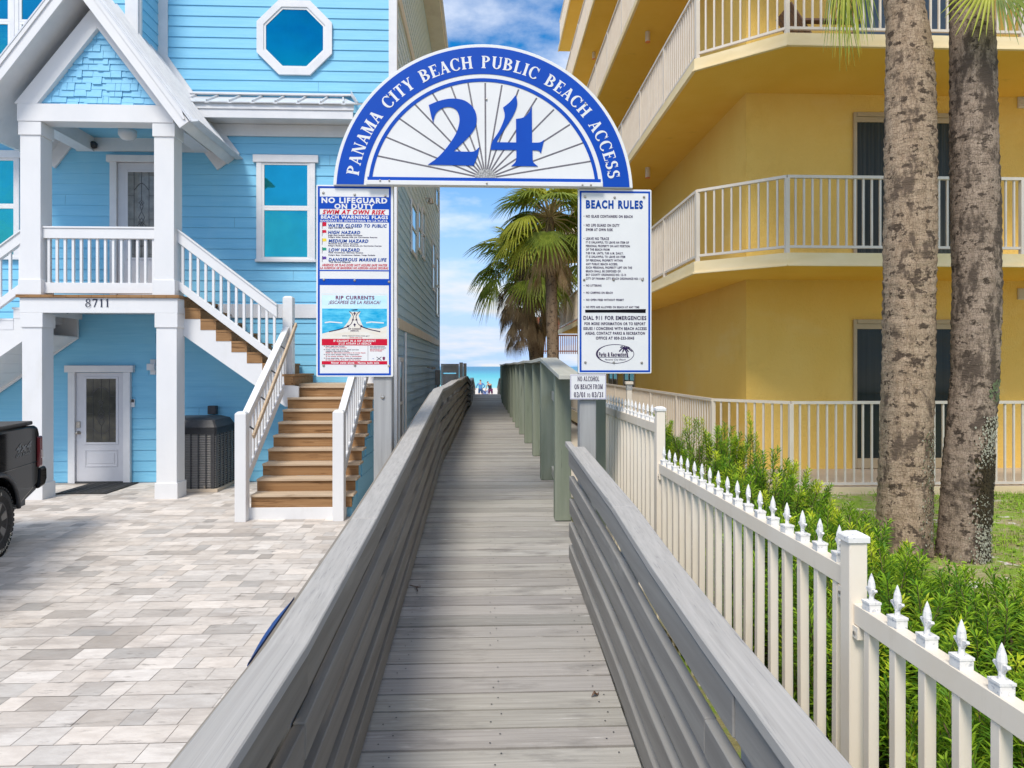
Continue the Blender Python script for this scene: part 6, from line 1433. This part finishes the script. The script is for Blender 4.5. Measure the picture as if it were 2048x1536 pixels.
def far_palm(label, px, Yd, crown_px, zb, seed, nfr, rad, skirt_h, skirt_r, nsk, skm, size, el=(80, -25), tm=TR3, yellow=.12, clear=False):
    b_ = atD(px, 733, Yd); c = atD(*crown_px, Yd); t = thing('palm_tree', label, 'tree', (b_[0], b_[1], zb), group='palms beyond the boardwalk')
    cs = [(b_[0], b_[1], zb), (b_[0] * .75 + c[0] * .25, b_[1], zb + (c[2] - zb) * .45), (c[0] * .9 + b_[0] * .1, c[1], c[2] - .5), (c[0], c[1], c[2])]
    trunk_mesh(cs, [rad * 1.15, rad, rad * .95, rad * .6], seed, n=18, step=.07).build('trunk', tm, t, smooth=True)
    crown('crown', t, c, nfr, seed + 1, size=size, elev=el, pet=(size[0] * .95, size[1] * 1.1), nseg=22, yellow=yellow, clear=clear)
    if nsk: skirt('dead_skirt', t, (c[0], c[1], c[2] - .1), skirt_h, skirt_r, nsk, seed + 2, skm)
    return t
far_palm('palm with green fans and tan dead skirt, bare trunk right behind the green screen', 1108, 19, (1099, 436), -.1, 61, 56, .165, 1.8, .58, 22, [FRD, PET], (.78, 1.0), el=(78, -32), yellow=.35, clear=True)
far_palm('farther palm with long shaggy brown skirt leaning left beyond the green screen', 1078, 24, (1046, 524), -.1, 71, 48, .21, 3.2, .78, 70, [FRD2, FRD], (.92, 1.22), el=(70, -34), clear=True)
far_palm('farthest palm with dark crown and short brown skirt, largely hidden behind the rules sign', 1066, 27, (1118, 500), -.1, 81, 34, .20, 2.6, .65, 34, [FRD2, FRD], (1.0, 1.35), el=(75, -35), clear=True)

# ------------------------------------------------------------------ shrubs behind the picket fence
def shrub(label, x, y, rx, ry, ztop, seed, shoots=200, lv=62, spikes=(), newg=.2):
    r_ = random.Random(seed); z0 = .44; t = thing('podocarpus_shrub', label, 'shrub', (x, y, z0), group='shrubs along the picket fence')
    H = ztop - z0; m = MB(); s = MB()
    sh = []
    for i in range(shoots):
        a = r_.uniform(0, 6.283); q = sqrt(r_.random()); hx = cos(a) * q; hy = sin(a) * q
        hz = H * (.30 + .70 * sqrt(max(0, 1 - q * q * .85))) * r_.uniform(.55, 1.0)
        sh.append((x + rx * hx, y + ry * hy, z0 + hz, r_.uniform(.20, .34)))
    for i in range(shoots // 2):      # lower fill
        a = r_.uniform(0, 6.283); q = r_.uniform(.6, 1.0); sh.append((x + rx * cos(a) * q, y + ry * sin(a) * q, z0 + H * r_.uniform(.12, .55), .25))
    for sx, sy, sz in spikes: sh.append((sx, sy, sz, .5)); sh.append((sx + .02, sy, sz - .08, .4))
    for (tx, ty, tz, L_) in sh:
        d = Vector((tx - x, ty - y, .75 * H + r_.uniform(0, .25))).normalized(); d = (d + Vector((r_.uniform(-.25, .25), r_.uniform(-.25, .25), .35))).normalized()
        if L_ > .36: d = Vector((r_.uniform(-.1, .1), r_.uniform(-.1, .1), 1)).normalized()
        tip = Vector((tx, ty, tz)); base = tip - d * L_
        s.tube([base - (base - Vector((x, y, z0))) * .5, base, tip], [.006, .004, .0015], 4)
        a_ = d.orthogonal().normalized(); b_ = d.cross(a_); new = r_.random() < newg or L_ > .36
        n = int(lv * L_ / .25)
        for k in range(n):
            u = k / n; ph = k * 2.4 + r_.uniform(-.3, .3); rad = a_ * cos(ph) + b_ * sin(ph)
            lift = .35 + .75 * u; ld = (rad + d * lift).normalized(); ln = r_.uniform(.06, .105) * (1 - .45 * u ** 3); wd = r_.uniform(.0038, .006) * (1.0 if not new else .9)
            p = base + d * (L_ * u); sd_ = ld.cross(d).normalized() * wd; mid = p + ld * ln * .5 + d * .004; e = p + ld * ln - Vector((0, 0, 1)) * ln * .12
            mi = 2 if (new and u > .55) else (1 if r_.random() < .38 + .3 * u else 0)
            m.poly([p, mid + sd_, e, mid - sd_], mi)
    m.build('foliage', [LF1, LF2, LF3], t, recalc=False); s.build('stems', STEM, t, recalc=False)
shrub('green strap leaved shrub at the far end of the hedge, below the tan bollard lamp', 1.80, 7.5, .50, .60, 1.72, 101)
sp = [atD(1497, 825, 6.2), atD(1470, 865, 6.2), atD(1512, 868, 6.2)]
shrub('green shrub with one tall yellow tipped shoot standing above the rest of the hedge', 2.05, 6.3, .55, .65, 1.78, 102, spikes=sp, newg=.3)
shrub('green shrub behind the long fence panel with bright new leaves on its right', 2.15, 5.2, .60, .6, 1.56, 103, newg=.34)
shrub('low spreading green shrub beside the lawn, left of the first palm trunk', 2.30, 4.4, .50, .55, 1.28, 104)
shrub('green shrub close behind the fence pickets, left of the capped near fence post', 1.75, 4.0, .45, .6, 1.36, 105, newg=.05)
shrub('green shrub right behind the capped near fence post, in front of the palm bases', 1.80, 3.05, .45, .55, 1.42, 106, newg=.12, shoots=230)
shrub('dense green shrub right of the near fence post, below the mossy palm', 2.3, 2.95, .55, .55, 1.30, 107, shoots=230, newg=.06)
shrub('dense green shrub behind the nearest fence panel at the lower right', 1.72, 1.95, .40, .60, 1.22, 108, shoots=240, newg=.08)
shrub('green shrub with yellow young tips at the right edge behind the nearest pickets', 2.35, 1.95, .45, .50, 1.22, 109, shoots=230, newg=.25)
shrub('bright yellow green shrub at the right edge beside the lawn', 3.3, 3.6, .35, .40, 1.30, 110, shoots=70, newg=.8)
shrub('nearest green shrub of the hedge, lowest in the corner behind the pickets', 1.70, .95, .40, .55, 1.15, 111, shoots=110)

# ------------------------------------------------------------------ parked pickup, rear towards the house
trk = thing('pickup_truck', 'black pickup truck parked on the pavers with its rear towards the house', 'truck', (-5.48, 7.92, 0), radians(12.8))
fx = lambda a, b_, c: (c, a, b_)
def archpts(cy, R, zc, zb_, rev=False):
    a0 = math.asin((zb_ - zc) / R); n = 14; p = [(cy + R * cos(a0 + (pi - 2 * a0) * i / n), zc + R * sin(a0 + (pi - 2 * a0) * i / n)) for i in range(n + 1)]
    return p
prof = [(1.16, .68), (1.19, .98), (1.175, 1.30), (1.13, 1.395), (1.05, 1.42), (-1.16, 1.44), (-1.22, 1.45), (-1.42, 1.90), (-2.70, 1.92), (-3.30, 1.46), (-4.55, 1.36), (-4.80, 1.22), (-4.86, .75), (-4.82, .52)]
arch_f = archpts(-3.78, .50, .42, .50); arch_r = archpts(.0, .50, .42, .50)
prof = prof + list(reversed(arch_f)) + list(reversed(arch_r)) + [(.62, .50)]
m = MB(); m.prism(prof, fx, -1.98, -.02); m.build('body', CARP, trk, bevel=.035, local=True, seg=3)
m = MB(); m.box(-1.88, -.12, -4.5, 1.0, .42, .60); m.box(-1.7, -.3, -4.4, 1.1, .3, .42); m.build('chassis', BLK, trk, local=True)
m = MB(); m.box(-1.93, -.07, -1.10, 1.10, 1.425, 1.475); m.build('bed_cover', VINB, trk, bevel=.015, local=True, seg=2)
for cy in (0, -3.78):
    m = MB(); pts = archpts(cy, .515, .42, .47); m.tube([(-.005, a, b_) for a, b_ in pts], .024, 8); m.build('wheel_arch_trim', BLK, trk, smooth=True, local=True)
    m = MB(); pts = archpts(cy, .49, .42, .5); m.prism(pts, fx, -.5, -.45); m.build('wheel_well', BLK, trk, local=True)
m = MB()
for a in ((-1.50, -2.02), (-2.07, -2.62)):
    m.poly([(-.012, a[0], 1.49), (-.012, a[1] - .28 * (a[1] < -2.5), 1.49), (-.012, a[1] - .0, 1.82), (-.012, a[0] - .1, 1.82)])
m.build('side_window', CARG, trk, local=True, recalc=False)
m = MB(); m.poly([(-1.85, -1.24, 1.52), (-.15, -1.24, 1.52), (-.25, -1.395, 1.84), (-1.75, -1.395, 1.84)]); m.build('rear_window', CARG, trk, local=True, recalc=False)
for x0, x1 in ((-.20, .004), (-2.004, -1.80)):
    m = MB(); m.box(x0, x1, 1.085, 1.205, .88, 1.275); o = m.build('tail_lamp', TLR, trk, bevel=.02, local=True, seg=2)
    m = MB(); m.box(x0 + .02, x1 + .004, 1.15, 1.209, .98, 1.10); m.build('reverse_lamp', TLW, o, bevel=.01, local=True)
m = MB(); m.box(-1.78, -.22, 1.175, 1.20, .74, 1.34); m.build('tailgate', CARP, trk, bevel=.012, local=True)
m = MB(); m.prism([(1.10, .60), (1.30, .62), (1.36, .70), (1.35, .84), (1.30, .87), (1.14, .86)], fx, -1.97, -.0); m.build('rear_bumper', CARP, trk, bevel=.025, local=True, seg=2)
m = MB(); m.prism([(.60, .46), (1.12, .58), (1.12, .66), (.56, .64)], fx, -1.95, -.04); m.build('rear_valance', BLK, trk, bevel=.02, local=True)
m = MB(); m.tube([(-.25, .9, .50), (-.22, 1.22, .52), (-.2, 1.30, .52)], .035, 10); m.build('exhaust_tip', BLK, trk, smooth=True, local=True)
m = MB(); m.tube([(-.018, -1.15, .955), (-.018, 1.14, .955)], .006, 6); m.build('crease_line', CARP, trk, local=True)
def wheel(x, cy, sg):
    R = .40; c = (x, cy, R); m = MB()
    m.lathe([(.245, -.20 * sg), (.30, -.235 * sg), (.36, -.24 * sg), (.395, -.21 * sg), (.40, -.12 * sg), (.395, -.03 * sg), (.36, 0), (.30, .004 * sg), (.25, -.02 * sg)], c, 48, axis='X')
    for k in range(44):
        a = 2 * pi * k / 44
        for xo, w_ in ((-.035, .05), (-.12, .06), (-.205, .05)):
            p = Vector((x + xo * sg, cy + .402 * cos(a + (xo * 3)), R + .402 * sin(a + xo * 3))); q = Vector((0, -sin(a), cos(a))) * .019
            m.bar(p - q, p + q, w_, .016, up=(0, cos(a), sin(a)))
    o = m.build('wheel', RUB, trk, local=True)
    m = MB(); m.lathe([(.25, -.03 * sg), (.235, -.012 * sg), (.215, -.03 * sg), (.205, -.10 * sg), (.0, -.12 * sg)], c, 40, axis='X'); m.build('rim', BLK, o, smooth=True, local=True)
    m = MB()
    for k in range(6):
        a = 2 * pi * k / 6 + .3; d = Vector((0, cos(a), sin(a))); cc = Vector(c)
        m.bar(cc + d * .05 + Vector((-.045 * sg, 0, 0)), cc + d * .222 + Vector((-.03 * sg, 0, 0)), .055, .04, up=(1, 0, 0), w2=.105)
    m.lathe([(.07, -.09 * sg), (.07, -.03 * sg), (.045, -.02 * sg), (.0005, -.018 * sg)], c, 20, axis='X'); m.build('spokes', RIM, o, bevel=.006, local=True)
    if sg > 0:
        m = MB()
        m.brk = []
        for s_, a0 in (('BFGoodrich', -95), ('T/A', 97)):
            wdt = .036
            for i, ch in enumerate(s_):
                a = radians(a0 + i * 6.9) if s_[0] == 'B' else radians(a0 - i * 6.5)
                up_ = -1 if s_[0] == 'B' else 1
                ry_, rz_ = cos(a), sin(a)
                def fl_(u, v, c_, ry_=ry_, rz_=rz_, up_=up_):
                    r_ = .325 + up_ * (v - .018); tx = -rz_ * up_ * -1; tz = ry_ * up_ * -1
                    # reading direction seen from +x : +y is to the right
                    return (x + .0065 + c_, cy + r_ * ry_ + u * (rz_ if up_ > 0 else -rz_), R + r_ * rz_ + u * (-ry_ if up_ > 0 else ry_))
                text(m, ch, -.013 if ch not in 'i/r' else -.007, .013 if ch not in 'i/r' else .007, .0, .036, fl_, 0, bold=.02)
        m.build('tyre_lettering', TYRET, o, local=True, recalc=False)
for x, cy, sg in ((0.0, 0, 1), (0.0, -3.78, 1), (-2.0, 0, -1), (-2.0, -3.78, -1)): wheel(x, cy, sg)
m = MB(); fs = lambda a, b_, c: (-.018 + c, a, b_)
text(m, '4x4', .47, .91, 1.14, .09, fs, .002, bold=.03, shear=.3); text(m, 'OFF ROAD', .47, .89, 1.08, .034, fs, .002, bold=.03, shear=.3)
m.build('decal', DECAL, trk, local=True, recalc=False)

# curved dark blue strip outside the left railing
t = thing('blue_strip', 'dark blue strip showing just outside the left boardwalk rail', 'strip', (-.7, 2.3, 1.2))
m = MB(); n = 12; secs = []
for i in range(n + 1):
    u = i / n; y = 2.02 + .48 * u; z = lerp_path(LC, y) - .055; bul = .014 * sin(pi * u); secs.append([(-.6915, y, z - .05), (-.6915, y, z + .012), (-.695 - bul, y, z + .004), (-.695 - bul, y, z - .05)])
m.sweep(secs); m.build('strip', STRIPB, t)
# dry leaf and twig on the deck
q = atZ(1190, 1397, deck_z(3.35)); t = thing('dry_leaf', 'curled dark dry leaf lying on the right side of the deck boards', 'leaf', q)
m = MB(); z = deck_z(q[1]) + .004
for i in range(8):
    u0, u1 = i / 8, (i + 1) / 8; w0, w1 = .014 * sin(pi * u0) + .001, .014 * sin(pi * u1) + .001; h0, h1 = .016 * sin(pi * u0 * 1.3) ** 2, .016 * sin(pi * u1 * 1.3) ** 2
    P = lambda u, w_, h: (q[0] - .02 + .045 * u, q[1] + .03 * u * u + w_, z + h + abs(w_) * .4)
    m.poly([P(u0, -w0, h0), P(u1, -w1, h1), P(u1, 0, h1 * .7), P(u0, 0, h0 * .7)]); m.poly([P(u0, 0, h0 * .7), P(u1, 0, h1 * .7), P(u1, w1, h1), P(u0, w0, h0)])
m.build('blade', BROWNC, t, recalc=False)
q = atZ(832, 1184, deck_z(4.5)); t = thing('twig', 'small brown forked twig lying by the left rail on the deck', 'twig', q)
m = MB(); z = deck_z(q[1]) + .006; m.tube([(q[0] - .05, q[1] + .06, z), (q[0], q[1], z + .008), (q[0] + .02, q[1] - .07, z)], .003, 5)
for a in (-.5, .4, 1.2): m.tube([(q[0], q[1], z + .008), (q[0] + .04 * cos(a), q[1] - .05 * sin(a + .6), z + .012)], .002, 4)
m.build('stem', BROWNC, t)

# ------------------------------------------------------------------ two people on the sand
def skin_mesh(name, J, E, R, mat, parent, root, sub=2):
    keys = list(J); me = bpy.data.meshes.new(name); me.from_pydata([J[k] for k in keys], [(keys.index(a), keys.index(b_)) for a, b_ in E], [])
    o = bpy.data.objects.new(name, me); COL.objects.link(o); o.parent = parent; me.materials.append(mat)
    md = o.modifiers.new('skin', 'SKIN'); md.use_smooth_shade = True
    sv = me.skin_vertices[0].data
    for i, k in enumerate(keys):
        r_ = R[k]; sv[i].radius = r_ if hasattr(r_, '__len__') else (r_, r_)
        sv[i].use_root = (k == root)
    s_ = o.modifiers.new('sub', 'SUBSURF'); s_.levels = sub; s_.render_levels = sub
    return o
def person(label, loc, rz, pose, shirt_mat, shorts_mat, sleeves, cap=None):
    t = thing('person', label, 'person', loc, rz); J = dict(pose); FW = J.pop('_fw'); E = []; R = {}
    chain = lambda *k: E.extend(zip(k, k[1:]))
    chain('pelvis', 'waist', 'chest', 'neck', 'head0', 'head1', 'crown')
    for s_ in 'lr':
        chain('pelvis', 'hip' + s_, 'knee' + s_, 'ankle' + s_, 'toe' + s_); chain('chest', 'sho' + s_, 'elb' + s_, 'wri' + s_, 'palm' + s_)
        w = Vector(J['palm' + s_]); d = (w - Vector(J['wri' + s_])).normalized(); sd_ = d.orthogonal().normalized()
        for i in range(4):
            b_ = w + sd_ * (.018 * (i - 1.5)) + d * .03; tip = b_ + d * (.05 + .012 * (1 - abs(i - 1.3))) + Vector((0, 0, -.012)); J['fa%s%d' % (s_, i)] = tuple(b_); J['fb%s%d' % (s_, i)] = tuple(tip)
            chain('palm' + s_, 'fa%s%d' % (s_, i), 'fb%s%d' % (s_, i)); R['fa%s%d' % (s_, i)] = .009; R['fb%s%d' % (s_, i)] = .007
        b_ = Vector(J['wri' + s_]) + d * .03 + sd_ * .035; J['ta' + s_] = tuple(b_); J['tb' + s_] = tuple(b_ + d * .04 + sd_ * .015); chain('wri' + s_, 'ta' + s_, 'tb' + s_); R['ta' + s_] = .010; R['tb' + s_] = .008
        R.update({'hip' + s_: .085, 'knee' + s_: .055, 'ankle' + s_: .038, 'toe' + s_: (.035, .025), 'sho' + s_: .055, 'elb' + s_: .038, 'wri' + s_: .026, 'palm' + s_: (.032, .02)})
    R.update({'pelvis': (.14, .10), 'waist': (.13, .09), 'chest': (.16, .105), 'neck': .05, 'head0': (.068, .082), 'head1': (.076, .096), 'crown': (.05, .06)})
    body = skin_mesh('body', J, E, R, SKIN, t, 'pelvis')
    # face: nose, brow, mouth, eyes, ears as small details on the head
    h1 = Vector(J['head1']); h0 = Vector(J['head0']); up = (Vector(J['crown']) - h0).normalized(); fw = Vector(FW); fw = (fw - up * fw.dot(up)).normalized(); sd_ = fw.cross(up)
    m = MB()
    c = (h0 + h1) / 2
    m.tube([c + fw * .085 + up * .03, c + fw * .105 - up * .005, c + fw * .085 - up * .012], [.008, .013, .006], 6)
    for s_ in (-1, 1): m.tube([c + sd_ * s_ * .078 + up * .03, c + sd_ * s_ * .086, c + sd_ * s_ * .076 - up * .025], [.008, .012, .007], 6)
    m.build('nose_and_ears', SKIN, t, local=True, smooth=True)
    m = MB()
    for s_ in (-1, 1): e = c + fw * .086 + sd_ * s_ * .031 + up * .03; m.tube([e - sd_ * .010, e + sd_ * .010], .006, 6)
    m.tube([c + fw * .082 - up * .04 - sd_ * .02, c + fw * .082 - up * .04 + sd_ * .02], .004, 5); m.build('eyes_and_mouth', HAIR, t, local=True)
    HJ = {'a': tuple(h1 - fw * .02 - up * .03), 'b': tuple(h1 + up * .035 - fw * .008), 'c': tuple(Vector(J['crown']) + up * .01)}
    skin_mesh('hair', HJ, [('a', 'b'), ('b', 'c')], {'a': (.078, .09), 'b': (.086, .104), 'c': (.06, .075)}, HAIR, t, 'a')
    k = ['pelvis', 'waist', 'chest', 'shol', 'shor'] + (['elbl', 'elbr', 'wril', 'wrir'] if sleeves else [])
    SJ = {q: J[q] for q in k}; SJ['hem'] = tuple(Vector(J['pelvis']) + (Vector(J['pelvis']) - Vector(J['waist'])).normalized() * .05)
    SJ['nb'] = tuple(Vector(J['chest']).lerp(Vector(J['neck']), .75)); SE = [('chest', 'nb'), ('hem', 'pelvis'), ('pelvis', 'waist'), ('waist', 'chest'), ('chest', 'shol'), ('chest', 'shor')] + ([('shol', 'elbl'), ('elbl', 'wril'), ('shor', 'elbr'), ('elbr', 'wrir')] if sleeves else [])
    SR = {'hem': (.185, .14), 'pelvis': (.18, .135), 'waist': (.165, .125), 'chest': (.19, .135), 'shol': .068, 'shor': .068, 'nb': .085, 'elbl': .056, 'elbr': .056, 'wril': .045, 'wrir': .045}
    if not sleeves: SR.update({'chest': (.165, .125), 'shol': .035, 'shor': .035})
    skin_mesh('shirt', SJ, SE, SR, shirt_mat, t, 'waist')
    PJ = {'pelvis': J['pelvis']}; PE = []; PR = {'pelvis': (.168, .128)}
    for s_ in 'lr':
        kn = Vector(J['hip' + s_]).lerp(Vector(J['knee' + s_]), .9); PJ['hip' + s_] = J['hip' + s_]; PJ['kn' + s_] = tuple(kn); PE += [('pelvis', 'hip' + s_), ('hip' + s_, 'kn' + s_)]; PR['hip' + s_] = .115; PR['kn' + s_] = .088
    skin_mesh('shorts', PJ, PE, PR, shorts_mat, t, 'pelvis')
    return t
SZ = -.735
poseA = {'pelvis': (0, 0, .92), 'waist': (0, .0, 1.10), 'chest': (0, -.01, 1.32), 'neck': (0, .01, 1.50), 'head0': (0, .03, 1.57), 'head1': (0, .045, 1.66), 'crown': (0, .04, 1.74), '_fw': (0, 1, 0),
 'hipl': (-.10, 0, .88), 'kneel': (-.13, .03, .48), 'anklel': (-.14, -.02, .08), 'toel': (-.16, .14, .03), 'hipr': (.10, 0, .88), 'kneer': (.13, .02, .48), 'ankler': (.15, -.02, .08), 'toer': (.18, .13, .03),
 'shol': (-.19, 0, 1.42), 'elbl': (-.33, .02, 1.20), 'wril': (-.40, .12, .99), 'palml': (-.42, .15, .92), 'shor': (.19, 0, 1.42), 'elbr': (.40, -.06, 1.20), 'wrir': (.24, .06, 1.02), 'palmr': (.18, .10, 1.00)}
q = atD(961, 760, 60); person('person in blue long sleeved shirt and navy shorts standing on sand, hand on hip', (q[0], q[1], SZ), 0, poseA, SHB, SHO, True)
poseB = {'pelvis': (0, -.05, .90), 'waist': (-.04, .03, 1.06), 'chest': (-.10, .16, 1.25), 'neck': (-.17, .28, 1.39), 'head0': (-.20, .33, 1.43), 'head1': (-.24, .38, 1.50), 'crown': (-.27, .41, 1.57), '_fw': (-.5, .7, -.5),
 'hipl': (-.10, -.03, .86), 'kneel': (-.13, .09, .47), 'anklel': (-.12, -.04, .08), 'toel': (-.16, .12, .03), 'hipr': (.10, -.05, .86), 'kneer': (.14, .06, .47), 'ankler': (.16, -.06, .08), 'toer': (.18, .10, .03),
 'shol': (-.28, .17, 1.33), 'elbl': (-.36, .24, 1.06), 'wril': (-.42, .34, .82), 'palml': (-.44, .37, .75), 'shor': (.06, .24, 1.36), 'elbr': (.08, .36, 1.10), 'wrir': (-.06, .46, .90), 'palmr': (-.12, .49, .86)}
q2 = atD(981, 762, 60); person('person in a black tank top and dark red swim shorts bending over a towel', (q2[0], q2[1], SZ), 0, poseB, TANK, SHR, False)
t = thing('beach_towel', 'blue and white towel held down by the bending person', 'towel', (q2[0] - .5, q2[1] + .35, SZ))
m = MB(); cx, cy = q2[0] - .48, q2[1] + .38; secs = []
for i in range(9):
    u = i / 8; secs.append([(cx - .32 + .64 * k / 10 + .03 * sin(k * 1.7 + i), cy + .05 * sin(k * 1.3 + u * 3), SZ + .78 - .66 * u + .05 * sin(k * .9)) for k in range(11)])
for i in range(8):
    for k in range(10): m.poly([secs[i][k], secs[i][k + 1], secs[i + 1][k + 1], secs[i + 1][k]])
m.build('cloth', TOW, t, smooth=True, recalc=False)
